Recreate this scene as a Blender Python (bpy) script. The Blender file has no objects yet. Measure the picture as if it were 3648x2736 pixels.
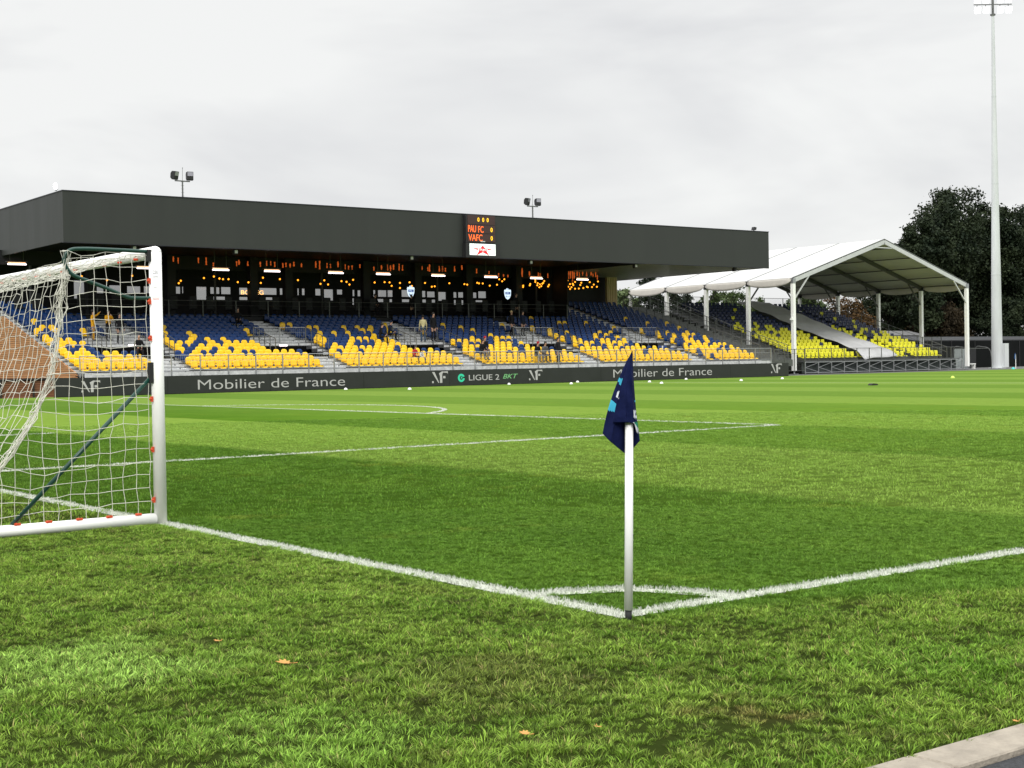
import bpy, bmesh, math, random
import numpy as np
from mathutils import Vector, Matrix
R = math.radians
random.seed(7); rng = np.random.default_rng(7)
scene = bpy.context.scene

# ---------------------------------------------------------------- camera
YAW, PITCH, ROLL = 0.9278, -0.0154, -0.0177
CAM = Vector((-4.9338, -5.6438, 1.366))
f = Vector((math.cos(PITCH)*math.cos(YAW), math.cos(PITCH)*math.sin(YAW), math.sin(PITCH)))
r0 = Vector((math.sin(YAW), -math.cos(YAW), 0)); u0 = r0.cross(f)
c_, s_ = math.cos(ROLL), math.sin(ROLL)
rr = c_*r0 + s_*u0; uu = -s_*r0 + c_*u0
cd = bpy.data.cameras.new('camera'); cam = bpy.data.objects.new('camera', cd)
scene.collection.objects.link(cam); scene.camera = cam
m = Matrix((rr, uu, -f)).transposed().to_4x4(); m.translation = CAM
cam.matrix_world = m
cd.sensor_width = 36.0; cd.lens = 49.88; cd.clip_start = 0.1; cd.clip_end = 3000

# ---------------------------------------------------------------- sky, sun, exposure
SUN_EL, SUN_AZ = 43, 224          # azimuth measured ccw from +X, where the sun stands
w = bpy.data.worlds.new('World'); scene.world = w; w.use_nodes = True
nt = w.node_tree; N = nt.nodes; L = nt.links; N.clear()
out = N.new('ShaderNodeOutputWorld'); bg = N.new('ShaderNodeBackground')
sky = N.new('ShaderNodeTexSky'); sky.sky_type = 'NISHITA'; sky.sun_disc = False
sky.sun_elevation = R(SUN_EL); sky.sun_rotation = R(90-SUN_AZ)
tc = N.new('ShaderNodeTexCoord')
mp = N.new('ShaderNodeMapping'); mp.inputs['Scale'].default_value = (1.0, 1.0, 3.2); mp.inputs['Location'].default_value = (2.3, 0.4, 1.1)
n1 = N.new('ShaderNodeTexNoise'); n1.inputs['Scale'].default_value = 2.6; n1.inputs['Detail'].default_value = 5; n1.inputs['Roughness'].default_value = .52; n1.inputs['Distortion'].default_value = .35
cr = N.new('ShaderNodeValToRGB')
cr.color_ramp.elements[0].position = .38; cr.color_ramp.elements[0].color = (.73, .735, .75, 1)
cr.color_ramp.elements[1].position = .60; cr.color_ramp.elements[1].color = (.93, .935, .925, 1)
sx = N.new('ShaderNodeSeparateXYZ'); zr = N.new('ShaderNodeMapRange')
zr.inputs['From Min'].default_value = .27; zr.inputs['From Max'].default_value = .85
zr.inputs['To Min'].default_value = 1.0; zr.inputs['To Max'].default_value = 3.0
ml = N.new('ShaderNodeMixRGB'); ml.blend_type = 'MULTIPLY'; ml.inputs[0].default_value = 1
sk = N.new('ShaderNodeMixRGB'); sk.blend_type = 'MULTIPLY'; sk.inputs[0].default_value = 1; sk.inputs[2].default_value = (.08, .08, .08, 1)
mx = N.new('ShaderNodeMixRGB'); mx.inputs[0].default_value = .95
L.new(tc.outputs['Generated'], mp.inputs[0]); L.new(mp.outputs[0], n1.inputs['Vector'])
L.new(n1.outputs['Fac'], cr.inputs[0]); L.new(tc.outputs['Generated'], sx.inputs[0]); L.new(sx.outputs[2], zr.inputs['Value'])
L.new(cr.outputs[0], ml.inputs[1]); L.new(zr.outputs[0], ml.inputs[2])
L.new(sky.outputs[0], sk.inputs[1]); L.new(sk.outputs[0], mx.inputs[1]); L.new(ml.outputs[0], mx.inputs[2])
L.new(mx.outputs[0], bg.inputs[0]); bg.inputs[1].default_value = 1.0; L.new(bg.outputs[0], out.inputs[0])
sd = bpy.data.lights.new('sun', 'SUN'); sd.energy = 1.7; sd.angle = R(22); sd.color = (1, .97, .92)
so = bpy.data.objects.new('sun', sd); scene.collection.objects.link(so)
sv = Vector((math.cos(R(SUN_EL))*math.cos(R(SUN_AZ)), math.cos(R(SUN_EL))*math.sin(R(SUN_AZ)), math.sin(R(SUN_EL))))
so.rotation_euler = sv.to_track_quat('Z', 'Y').to_euler()
scene.view_settings.view_transform = 'Standard'; scene.view_settings.look = 'None'
scene.view_settings.exposure = 0.0; scene.view_settings.gamma = 1
scene.cycles.max_bounces = 6; scene.cycles.diffuse_bounces = 3; scene.cycles.transparent_max_bounces = 12

# ---------------------------------------------------------------- helpers
COL = scene.collection
def tag(o, label=None, cat=None, group=None, kind=None):
    if label: o['label'] = label
    if cat: o['category'] = cat
    if group: o['group'] = group
    if kind: o['kind'] = kind
    return o
def empty(name, loc=(0, 0, 0), label=None, cat=None, group=None, kind=None):
    o = bpy.data.objects.new(name, None); COL.objects.link(o); o.location = loc; o.empty_display_size = .2
    return tag(o, label, cat, group, kind)
def link_mesh(name, me, parent=None, loc=None):
    o = bpy.data.objects.new(name, me); COL.objects.link(o)
    if loc is not None: o.location = loc
    if parent is not None: o.parent = parent
    return o

class MB:
    def __init__(s, org=(0, 0, 0)): s.v = []; s.f = []; s.m = []; s.o = Vector(org)
    def add(s, vs, fs, mi=0):
        b = len(s.v); s.v += [tuple(Vector(v)-s.o) for v in vs]; s.f += [tuple(b+i for i in q) for q in fs]; s.m += [mi]*len(fs)
    def box(s, a, b, mi=0):
        x0, y0, z0 = a; x1, y1, z1 = b
        s.add([(x0,y0,z0),(x1,y0,z0),(x1,y1,z0),(x0,y1,z0),(x0,y0,z1),(x1,y0,z1),(x1,y1,z1),(x0,y1,z1)],
              [(0,3,2,1),(4,5,6,7),(0,1,5,4),(1,2,6,5),(2,3,7,6),(3,0,4,7)], mi)
    def bar(s, p, q, w, h=None, mi=0, up=(0, 0, 1)):       # square bar between two points
        h = h or w; p = Vector(p); q = Vector(q); d = (q-p).normalized(); upv = Vector(up)
        if abs(d.dot(upv)) > .97: upv = Vector((0, 1, 0))
        a = d.cross(upv).normalized()*w/2; b = a.cross(d).normalized()*h/2
        vs = [p-a-b, p+a-b, p+a+b, p-a+b, q-a-b, q+a-b, q+a+b, q-a+b]
        s.add(vs, [(0,3,2,1),(4,5,6,7),(0,1,5,4),(1,2,6,5),(2,3,7,6),(3,0,4,7)], mi)
    def tube(s, pts, rad, n=8, mi=0, cap=True):
        pts = [Vector(p) for p in pts]
        if len(pts) < 2: return
        rads = rad if isinstance(rad, (list, tuple)) else [rad]*len(pts)
        ref = None; rings = []
        for i, p in enumerate(pts):
            t = (pts[min(i+1, len(pts)-1)]-pts[max(i-1, 0)])
            t = t.normalized() if t.length > 1e-9 else Vector((0, 0, 1))
            if ref is None: ref = Vector((0, 0, 1)) if abs(t.z) < .9 else Vector((1, 0, 0))
            a = t.cross(ref).normalized(); b = a.cross(t).normalized(); ref = b
            rings.append([p+(a*math.cos(k*2*math.pi/n)+b*math.sin(k*2*math.pi/n))*rads[i] for k in range(n)])
        vs = [v for rg in rings for v in rg]; fs = []
        for i in range(len(pts)-1):
            for k in range(n): fs.append((i*n+k, i*n+(k+1) % n, (i+1)*n+(k+1) % n, (i+1)*n+k))
        if cap: fs.append(tuple(range(n-1, -1, -1))); fs.append(tuple((len(pts)-1)*n+k for k in range(n)))
        s.add(vs, fs, mi)
    def prism(s, poly, axis, a, b, mi=0):                  # polygon in the plane normal to axis, extruded a..b
        n = len(poly)
        def P(p, t):
            if axis == 'x': return (t, p[0], p[1])
            if axis == 'y': return (p[0], t, p[1])
            return (p[0], p[1], t)
        vs = [P(p, a) for p in poly]+[P(p, b) for p in poly]
        fs = [tuple(range(n-1, -1, -1)), tuple(range(n, 2*n))]+[(k, (k+1) % n, n+(k+1) % n, n+k) for k in range(n)]
        s.add(vs, fs, mi)
    def ball(s, c, r, seg=8, rings=5, mi=0, sc=(1, 1, 1)):
        vs = []; fs = []
        for i in range(rings+1):
            th = math.pi*i/rings
            for k in range(seg):
                ph = 2*math.pi*k/seg
                vs.append((c[0]+r*sc[0]*math.sin(th)*math.cos(ph), c[1]+r*sc[1]*math.sin(th)*math.sin(ph), c[2]+r*sc[2]*math.cos(th)))
        for i in range(rings):
            for k in range(seg): fs.append((i*seg+k, (i+1)*seg+k, (i+1)*seg+(k+1) % seg, i*seg+(k+1) % seg))
        s.add(vs, fs, mi)
    def build(s, name, mats, parent=None, smooth=False, bevel=0, loc=None):
        me = bpy.data.meshes.new(name); me.from_pydata(s.v, [], s.f)
        if not isinstance(mats, (list, tuple)): mats = [mats]
        for mt in mats: me.materials.append(mt)
        me.polygons.foreach_set('material_index', s.m)
        bm = bmesh.new(); bm.from_mesh(me); bmesh.ops.recalc_face_normals(bm, faces=bm.faces)
        if bevel: bmesh.ops.bevel(bm, geom=bm.edges, offset=bevel, segments=1, affect='EDGES', clamp_overlap=True)
        bm.to_mesh(me); bm.free()
        if smooth: me.polygons.foreach_set('use_smooth', [True]*len(me.polygons))
        me.update()
        o = link_mesh(name, me, parent)
        base = s.o if parent is None else s.o-parent.location
        o.location = base if loc is None else loc
        return o

def np_mesh(name, V, F3=None, F4=None, mats=(), mi=None, smooth=False):
    me = bpy.data.meshes.new(name); V = np.asarray(V, np.float32)
    F3 = np.zeros((0, 3), np.int32) if F3 is None else np.asarray(F3, np.int32); F4 = np.zeros((0, 4), np.int32) if F4 is None else np.asarray(F4, np.int32)
    me.vertices.add(len(V)); me.vertices.foreach_set('co', V.ravel())
    nl = F3.size+F4.size; me.loops.add(nl); me.loops.foreach_set('vertex_index', np.concatenate([F3.ravel(), F4.ravel()]))
    npoly = len(F3)+len(F4); me.polygons.add(npoly)
    st = np.concatenate([np.arange(len(F3))*3, F3.size+np.arange(len(F4))*4]).astype(np.int32)
    me.polygons.foreach_set('loop_start', st)
    me.polygons.foreach_set('loop_total', np.concatenate([np.full(len(F3), 3), np.full(len(F4), 4)]).astype(np.int32))
    for mt in mats: me.materials.append(mt)
    if mi is not None: me.polygons.foreach_set('material_index', np.asarray(mi, np.int32))
    if smooth: me.polygons.foreach_set('use_smooth', np.ones(npoly, bool))
    me.update(calc_edges=True); me.validate(); return me

# ---------------------------------------------------------------- materials
def mat(name, col, rough=.6, metal=0, spec=.5, var=0, vscale=3, emit=None, estr=0, bump=0, bscale=20, stretch=(1, 1, 1), alpha=None, transl=0):
    mt = bpy.data.materials.new(name); mt.use_nodes = True; nt = mt.node_tree; b = nt.nodes['Principled BSDF']
    b.inputs['Roughness'].default_value = rough; b.inputs['Metallic'].default_value = metal
    b.inputs['Specular IOR Level'].default_value = spec; b.inputs['Base Color'].default_value = (*col, 1)
    tcn = nt.nodes.new('ShaderNodeTexCoord'); mpn = nt.nodes.new('ShaderNodeMapping'); mpn.inputs['Scale'].default_value = stretch
    nt.links.new(tcn.outputs['Object'], mpn.inputs[0])
    if var:
        n = nt.nodes.new('ShaderNodeTexNoise'); n.inputs['Scale'].default_value = vscale; n.inputs['Detail'].default_value = 5; n.inputs['Roughness'].default_value = .65
        cr = nt.nodes.new('ShaderNodeValToRGB'); nt.links.new(mpn.outputs[0], n.inputs['Vector']); nt.links.new(n.outputs['Fac'], cr.inputs[0])
        cr.color_ramp.elements[0].position = .3; cr.color_ramp.elements[1].position = .7
        cr.color_ramp.elements[0].color = (*[c*(1-var) for c in col], 1); cr.color_ramp.elements[1].color = (*[min(1, c*(1+var)) for c in col], 1)
        nt.links.new(cr.outputs[0], b.inputs['Base Color'])
        mr = nt.nodes.new('ShaderNodeMapRange'); nt.links.new(n.outputs['Fac'], mr.inputs['Value'])
        mr.inputs['To Min'].default_value = max(0, rough-.12); mr.inputs['To Max'].default_value = min(1, rough+.12); nt.links.new(mr.outputs[0], b.inputs['Roughness'])
    if bump:
        n2 = nt.nodes.new('ShaderNodeTexNoise'); n2.inputs['Scale'].default_value = bscale; n2.inputs['Detail'].default_value = 4
        bp = nt.nodes.new('ShaderNodeBump'); bp.inputs['Strength'].default_value = bump; bp.inputs['Distance'].default_value = .02
        nt.links.new(mpn.outputs[0], n2.inputs['Vector']); nt.links.new(n2.outputs['Fac'], bp.inputs['Height']); nt.links.new(bp.outputs[0], b.inputs['Normal'])
    if emit: b.inputs['Emission Color'].default_value = (*emit, 1); b.inputs['Emission Strength'].default_value = estr
    if alpha is not None: b.inputs['Alpha'].default_value = alpha
    if transl:
        t = nt.nodes.new('ShaderNodeBsdfTranslucent'); t.inputs[0].default_value = (*col, 1); ms = nt.nodes.new('ShaderNodeMixShader'); ms.inputs[0].default_value = transl
        o = nt.nodes['Material Output']; nt.links.new(b.outputs[0], ms.inputs[1]); nt.links.new(t.outputs[0], ms.inputs[2]); nt.links.new(ms.outputs[0], o.inputs[0])
    return mt
M = dict(
 fascia=mat('fascia_metal', (.031, .034, .032), .5, .0, .35, var=.07, vscale=.9, stretch=(1, 1, .10)),
 fascia_trim=mat('fascia_trim', (.02, .022, .03), .4, .3),
 soffit=mat('soffit_boards', (.20, .19, .18), .35, 0, .5, var=.5, vscale=2, stretch=(.25, 9, 1)),
 black=mat('black_cladding', (.010, .011, .012), .6, 0, .3, var=.2, vscale=2),
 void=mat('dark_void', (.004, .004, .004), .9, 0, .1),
 deck=mat('aluminium_deck', (.13, .135, .14), .45, .35, .5, var=.28, vscale=2.5, stretch=(.6, 3, 3)),
 step=mat('pale_step', (.58, .59, .59), .5, .1, .5, var=.25, vscale=4),
 fibre=mat('tan_kickboard', (.42, .33, .26), .6, 0, .4, var=.2, vscale=3),
 galv=mat('galvanised_steel', (.36, .37, .38), .4, .6, .5, var=.2, vscale=6),
 galvd=mat('weathered_steel', (.13, .135, .13), .5, .5, .5, var=.3, vscale=6),
 yellow=mat('yellow_plastic', (.90, .56, .004), .32, 0, .5, var=.06, vscale=1.5),
 blue=mat('blue_plastic', (.002, .030, .130), .34, 0, .35, var=.12, vscale=1.5),
 lemon=mat('lemon_plastic', (.80, .76, .015), .4, 0, .5, var=.06, vscale=1.5),
 navy=mat('navy_plastic', (.005, .016, .075), .35, 0, .5, var=.1, vscale=1.5),
 board=mat('led_board', (.018, .019, .020), .38, 0, .5, var=.15, vscale=1.2),
 led=mat('led_white', (.25, .25, .24), .6, emit=(.95, .93, .9), estr=.22, var=.2, vscale=9),
 ledg=mat('led_green', (.02, .3, .18), .6, emit=(.03, .75, .42), estr=.45),
 ledlime=mat('led_lime', (.1, .3, .1), .6, emit=(.28, .62, .30), estr=.35),
 tent=mat('white_canvas', (.53, .53, .515), .7, 0, .15, var=.06, vscale=.8),
 underside=mat('canvas_underside', (.42, .43, .36), .8, 0, .1, var=.06, vscale=1), seam=mat('roof_seam', (.20, .21, .21), .6),
 valance=mat('valance_canvas', (.56, .53, .48), .7, 0, .3, var=.06, vscale=2, transl=.1),
 alu=mat('anodised_aluminium', (.60, .61, .61), .4, .35, .5, var=.1, vscale=3),
 rafter=mat('grey_rafter', (.10, .10, .09), .5, .3, .4),
 tarp=mat('grey_tarpaulin', (.60, .60, .61), .55, 0, .4, var=.1, vscale=1.2, bump=.5, bscale=1.5),
 white=mat('white_paint', (.90, .90, .87), .45, 0, .25, var=.03, vscale=4),
 whitepole=mat('white_plastic', (.89, .89, .88), .35, 0, .5, var=.04, vscale=5),
 net=mat('net_cord', (.64, .63, .55), .8, 0, .2, var=.2, vscale=4),
 green=mat('green_tube', (.008, .05, .035), .35, 0, .5, var=.15, vscale=4),
 clip=mat('orange_clip', (.62, .07, .02), .45),
 rubber=mat('black_rubber', (.012, .012, .012), .7),
 flag=mat('navy_cloth', (.004, .008, .048), .85, 0, .15, var=.15, vscale=8, bump=.3, bscale=25),
 cyan=mat('cyan_cloth', (.05, .38, .56), .85, 0, .15),
 flagw=mat('white_cloth', (.60, .62, .68), .85, 0, .15), flagg=mat('green_cloth', (.02, .22, .12), .85, 0, .15),
 wood=mat('timber_cladding', (.40, .19, .075), .6, 0, .3, var=.3, vscale=2, stretch=(1, .3, 6)),
 woodr=mat('reddish_timber', (.20, .085, .045), .6, 0, .3, var=.3, vscale=2, stretch=(.3, 1, 6)),
 fin=mat('pale_timber', (.66, .50, .26), .6, 0, .3, var=.3, vscale=3, stretch=(6, 6, .3)),
 orange=mat('amber_glow', (.6, .2, .02), .4, emit=(1, .36, .04), estr=9),
 bulb=mat('bulb_glow', (.6, .3, .05), .4, emit=(1, .34, .02), estr=2.6),
 streak=mat('amber_reflection', (.4, .1, .02), .3, emit=(1, .17, .025), estr=.42),  # glow of the bulbs' ceiling reflections, put into a material
 heat=mat('heater_tube', (.9, .8, .8), .4, emit=(1, .86, .88), estr=3),
 heatp=mat('heater_tube_warm', (.9, .5, .3), .4, emit=(1, .50, .25), estr=1.6),
 lamp=mat('lit_floodlight_glass', (.9, .9, .9), .3, emit=(1, 1, 1), estr=9),
 glass=mat('window_glass', (.10, .11, .11), .05, 0, .5, alpha=.45),
 lens=mat('lamp_lens', (.35, .34, .40), .15, .2, .6), housing=mat('lamp_housing', (.02, .02, .022), .5, .2),
 score=mat('scoreboard_face', (.055, .028, .026), .4, 0, .4), digit=mat('led_red_orange', (.6, .1, .02), .5, emit=(1, .13, .02), estr=1.6),
 digity=mat('led_amber', (.8, .4, .02), .5, emit=(1, .62, .02), estr=1.6), screen=mat('lit_screen', (.8, .85, .85), .5, emit=(.90, .96, .95), estr=.75),
 red=mat('red_print', (.70, .02, .03), .5, emit=(.8, .02, .03), estr=.35), scrw=mat('white_print', (.9, .9, .9), .5, emit=(.95, .95, .95), estr=.8),
 signw=mat('lit_white_sign', (.7, .8, .9), .5, emit=(.70, .86, 1), estr=1.1), signb=mat('lit_blue_sign', (.05, .1, .4), .5, emit=(.05, .1, .35), estr=.6),
 signo=mat('lit_warm_sign', (.8, .5, .2), .5, emit=(1, .52, .16), estr=2.2),
 conc=mat('kerb_concrete', (.30, .265, .215), .8, 0, .2, var=.22, vscale=9, bump=.4, bscale=60),
 asphalt=mat('asphalt_track', (.05, .052, .056), .85, 0, .3, var=.45, vscale=60, bump=.8, bscale=150),
 gravel=mat('grey_hardstanding', (.12, .12, .115), .9, 0, .2, var=.3, vscale=2),
 mast=mat('galvanised_mast', (.56, .58, .59), .5, .0, .5, var=.12, vscale=.7, stretch=(1, 1, .25)),
 bark=mat('bark', (.035, .03, .024), .9, 0, .1, var=.3, vscale=6),
 cabin=mat('cabin_wall', (.45, .46, .46), .6, var=.08), roofg=mat('cabin_roof', (.12, .12, .12), .7, var=.2),
 skirt=mat('grey_mesh_skirt', (.055, .065, .062), .8, 0, .2, var=.5, vscale=3),
 shed=mat('dark_shed_roof', (.03, .032, .035), .8, var=.3),
 windscreen=mat('black_mesh_fabric', (.007, .008, .008), .9, 0, .1, var=.3, vscale=.5),
 perspex=mat('clear_panel', (.55, .60, .60), .15, 0, .5, alpha=.4),
 leafy=mat('dry_leaf', (.62, .33, .10), .7, 0, .2, var=.2, vscale=30, transl=.2),
 skin=mat('skin', (.45, .26, .18), .55, var=.05), hair=mat('dark_hair', (.02, .015, .012), .6),
 conew=mat('white_marker', (.80, .80, .78), .4), coney=mat('lime_marker', (.55, .75, .10), .4), conec=mat('turquoise_marker', (.05, .55, .55), .4),
 sticker=mat('grey_print', (.22, .23, .28), .5), stickerp=mat('label_film', (.66, .67, .66), .25), stickr=mat('red_label_print', (.65, .10, .08), .5))

# grass colour written from real-world position: mowing stripes inside the pitch, wear outside
def grass_mat(name, gain=1.0, blade=False):
    mt = bpy.data.materials.new(name); mt.use_nodes = True; nt = mt.node_tree; Nn = nt.nodes; Lk = nt.links
    b = Nn['Principled BSDF']; b.inputs['Roughness'].default_value = .7; b.inputs['Specular IOR Level'].default_value = .22 if blade else .0
    g = Nn.new('ShaderNodeNewGeometry'); sp = Nn.new('ShaderNodeSeparateXYZ'); Lk.new(g.outputs['Position'], sp.inputs[0])
    def math_(op, a, b_=None, c=None, clamp=False):
        n = Nn.new('ShaderNodeMath'); n.operation = op; n.use_clamp = clamp
        for i, v in enumerate((a, b_, c)):
            if v is None: continue
            if isinstance(v, (int, float)): n.inputs[i].default_value = v
            else: Lk.new(v, n.inputs[i])
        return n.outputs[0]
    def noise(scale, det=4, ro=.6, st=(1, 1, 1), off=0, dist=0):
        mp = Nn.new('ShaderNodeMapping'); mp.inputs['Scale'].default_value = st; mp.inputs['Location'].default_value = (off, off*.7, 0)
        n = Nn.new('ShaderNodeTexNoise'); n.inputs['Scale'].default_value = scale; n.inputs['Detail'].default_value = det; n.inputs['Roughness'].default_value = ro; n.inputs['Distortion'].default_value = dist
        Lk.new(g.outputs['Position'], mp.inputs[0]); Lk.new(mp.outputs[0], n.inputs['Vector']); return n.outputs['Fac']
    def mixc(fac, a, b_):
        n = Nn.new('ShaderNodeMixRGB')
        if isinstance(fac, (int, float)): n.inputs[0].default_value = fac
        else: Lk.new(fac, n.inputs[0])
        for i, v in ((1, a), (2, b_)):
            if isinstance(v, tuple): n.inputs[i].default_value = (v[0]*gain, v[1]*gain, v[2]*gain, 1)
            else: Lk.new(v, n.inputs[i])
        return n.outputs[0]
    def sm(v, a, b_):
        n = Nn.new('ShaderNodeMapRange'); n.interpolation_type = 'SMOOTHSTEP'; n.inputs['From Min'].default_value = a; n.inputs['From Max'].default_value = b_; Lk.new(v, n.inputs['Value']); return n.outputs[0]
    X, Y = sp.outputs[0], sp.outputs[1]
    wob = noise(.8, 3, .5); Xw = math_('ADD', X, math_('MULTIPLY', math_('SUBTRACT', wob, .5), .5))
    st = sm(math_('SINE', math_('MULTIPLY', Xw, 2*math.pi/11)), -.10, .10)
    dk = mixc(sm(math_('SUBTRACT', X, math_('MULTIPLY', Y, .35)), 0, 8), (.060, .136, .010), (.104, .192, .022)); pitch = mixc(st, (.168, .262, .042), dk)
    pitch = mixc(math_('MULTIPLY', sm(noise(.55, 4, .6, (1, .45, 1), 3), .4, .75), .35), pitch, (.14, .25, .026))
    pitch = mixc(math_('MULTIPLY', sm(noise(2.6, 5, .7, (1, 1, 1), 5), .50, .70), .40), pitch, (.045, .092, .010))
    pitch = mixc(math_('MULTIPLY', sm(noise(11, 5, .75, (1, 1, 1), 15), .52, .70), .34), pitch, (.034, .068, .009))
    pitch = mixc(math_('MULTIPLY', sm(noise(.9, 5, .7, (1, 1, 1), 33), .56, .70), .40), pitch, (.15, .175, .018))
    pitch = mixc(math_('MULTIPLY', sm(noise(1.9, 5, .7, (1, 1, 1), 9), .56, .8), .30), pitch, (.17, .22, .03))
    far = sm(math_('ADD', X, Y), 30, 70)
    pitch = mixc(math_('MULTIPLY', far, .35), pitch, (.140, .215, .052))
    # outside the lines
    def blob(cx, cy, r_in, r_out, ax=1.0):
        dx = math_('MULTIPLY', math_('SUBTRACT', X, cx), ax); dy = math_('SUBTRACT', Y, cy)
        d = math_('SQRT', math_('ADD', math_('MULTIPLY', dx, dx), math_('MULTIPLY', dy, dy)))
        d = math_('ADD', d, math_('MULTIPLY', math_('SUBTRACT', noise(2.4, 4, .65, off=cx), .5), 1.3))
        return sm(d, r_out, r_in)
    base = mixc(sm(noise(1.6, 5, .65, off=2), .40, .60), (.082, .155, .014), (.132, .212, .026))
    base = mixc(math_('MULTIPLY', sm(noise(3.6, 5, .7, off=8, dist=.6), .52, .66), .38), base, (.120, .115, .028))
    base = mixc(blob(-2.60, .75, .25, .80), base, (.185, .300, .055))
    base = mixc(blob(-2.45, -1.05, .20, .60), base, (.150, .262, .036))
    base = mixc(math_('MULTIPLY', blob(-.95, -2.0, .02, .34), .85), base, (.17, .115, .045))
    base = mixc(math_('MULTIPLY', blob(-1.35, -.75, .15, .8), .5), base, (.095, .088, .026))
    base = mixc(math_('MULTIPLY', blob(.35, -1.7, .1, .7), .6), base, (.085, .185, .016))
    base = mixc(math_('MULTIPLY', sm(noise(5.5, 6, .75, off=21, dist=.5), .56, .64), .80), base, (.040, .034, .014))
    base = mixc(math_('MULTIPLY', sm(noise(24, 4, .7, off=14), .50, .70), .40), base, (.045, .07, .010))
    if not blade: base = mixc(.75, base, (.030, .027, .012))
    base = mixc(math_('MULTIPLY', noise(90, 3, .8, off=31), .5), base, (.03, .045, .01)) if not blade else base
    ins = math_('MULTIPLY', sm(X, -.25, .05), sm(math_('ADD', Y, math_('MULTIPLY', sm(X, 0, 6), 2.2)), -.30, .05))
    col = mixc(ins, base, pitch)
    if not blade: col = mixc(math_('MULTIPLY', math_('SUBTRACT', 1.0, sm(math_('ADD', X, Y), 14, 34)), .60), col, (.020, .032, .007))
    if blade:
        oi = Nn.new('ShaderNodeObjectInfo')
        col = mixc(math_('MULTIPLY', oi.outputs['Random'], .16), col, (.17, .27, .03))
        at = Nn.new('ShaderNodeAttribute'); at.attribute_name = 'tone'
        v = math_('ADD', math_('MULTIPLY', math_('POWER', at.outputs['Fac'], 2.2), 1.9), .46)
        v = math_('ADD', math_('MULTIPLY', v, math_('SUBTRACT', 1.0, math_('MULTIPLY', ins, .55))), math_('MULTIPLY', ins, .58))
        vm = Nn.new('ShaderNodeMixRGB'); vm.blend_type = 'MULTIPLY'; vm.inputs[0].default_value = 1; Lk.new(col, vm.inputs[1]); Lk.new(v, vm.inputs[2]); col = vm.outputs[0]
        dry = sm(at.outputs['Fac'], .955, .97); dry = math_('MULTIPLY', dry, math_('MULTIPLY', math_('SUBTRACT', 1.0, ins), .8)); col = mixc(dry, col, (.26, .20, .085))
        hi = sm(sp.outputs[2], 0.0, .035)
        tr = Nn.new('ShaderNodeBsdfTranslucent'); Lk.new(col, tr.inputs[0]); ms = Nn.new('ShaderNodeMixShader'); ms.inputs[0].default_value = .15
        Lk.new(b.outputs[0], ms.inputs[1]); Lk.new(tr.outputs[0], ms.inputs[2]); Lk.new(ms.outputs[0], Nn['Material Output'].inputs[0])
    else:
        nb = noise(38, 5, .8); bp = Nn.new('ShaderNodeBump'); bp.inputs['Strength'].default_value = .5; bp.inputs['Distance'].default_value = .03
        Lk.new(nb, bp.inputs['Height']); Lk.new(bp.outputs[0], b.inputs['Normal'])
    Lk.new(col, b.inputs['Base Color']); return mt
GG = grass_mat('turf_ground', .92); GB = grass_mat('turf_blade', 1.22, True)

def text_obj(name, body, size, loc, mt, parent, width=None, shear=0, ext=.006, rotz=0, height=None, bold=0, rotx=90):
    cu = bpy.data.curves.new(name, 'FONT'); cu.body = body; cu.size = size; cu.extrude = ext; cu.shear = shear; cu.offset = bold
    cu.align_x = 'CENTER'; cu.align_y = 'CENTER'
    tmp = bpy.data.objects.new('tmp', cu); COL.objects.link(tmp)
    dg = bpy.context.evaluated_depsgraph_get(); me = bpy.data.meshes.new_from_object(tmp.evaluated_get(dg))
    bpy.data.objects.remove(tmp); bpy.data.curves.remove(cu)
    xs = [v.co.x for v in me.vertices]; ys = [v.co.y for v in me.vertices]
    cx, cy = (max(xs)+min(xs))/2, (max(ys)+min(ys))/2
    kx = width/(max(xs)-min(xs)) if width else 1; ky = height/(max(ys)-min(ys)) if height else (kx if width else 1)
    for v in me.vertices: v.co.x = (v.co.x-cx)*kx; v.co.y = (v.co.y-cy)*ky
    me.materials.clear(); me.materials.append(mt); me.name = name
    o = link_mesh(name, me, parent); o.rotation_euler = (R(rotx), 0, rotz)
    o.location = Vector(loc)-(parent.location if parent else Vector()); return o

# ================================================================ THE SETTING
def sheet(name, x0, y0, x1, y1, z, mt, kind='structure'):
    me = bpy.data.meshes.new(name); me.from_pydata([(x0, y0, z), (x1, y0, z), (x1, y1, z), (x0, y1, z)], [], [(0, 1, 2, 3)]); me.materials.append(mt)
    o = link_mesh(name, me); o['kind'] = kind; return o
sheet('ground', -900, -900, 1200, 1500, -.03, M['gravel'])
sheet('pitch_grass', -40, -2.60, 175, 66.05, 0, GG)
sheet('grass_verge', -40, 66.05, 17.0, 140, -.004, GG)
sheet('asphalt_path', -40, -12, 175, -2.80, -.012, M['asphalt'])
# kerb: concrete slabs along the path
kb = MB()
x = -9.0
while x < 60:
    kb.box((x+.006, -2.795, -.02), (x+.994, -2.605, .012)); x += 1.0
o = kb.build('kerb', M['conc'], bevel=.006); o['kind'] = 'structure'

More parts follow.
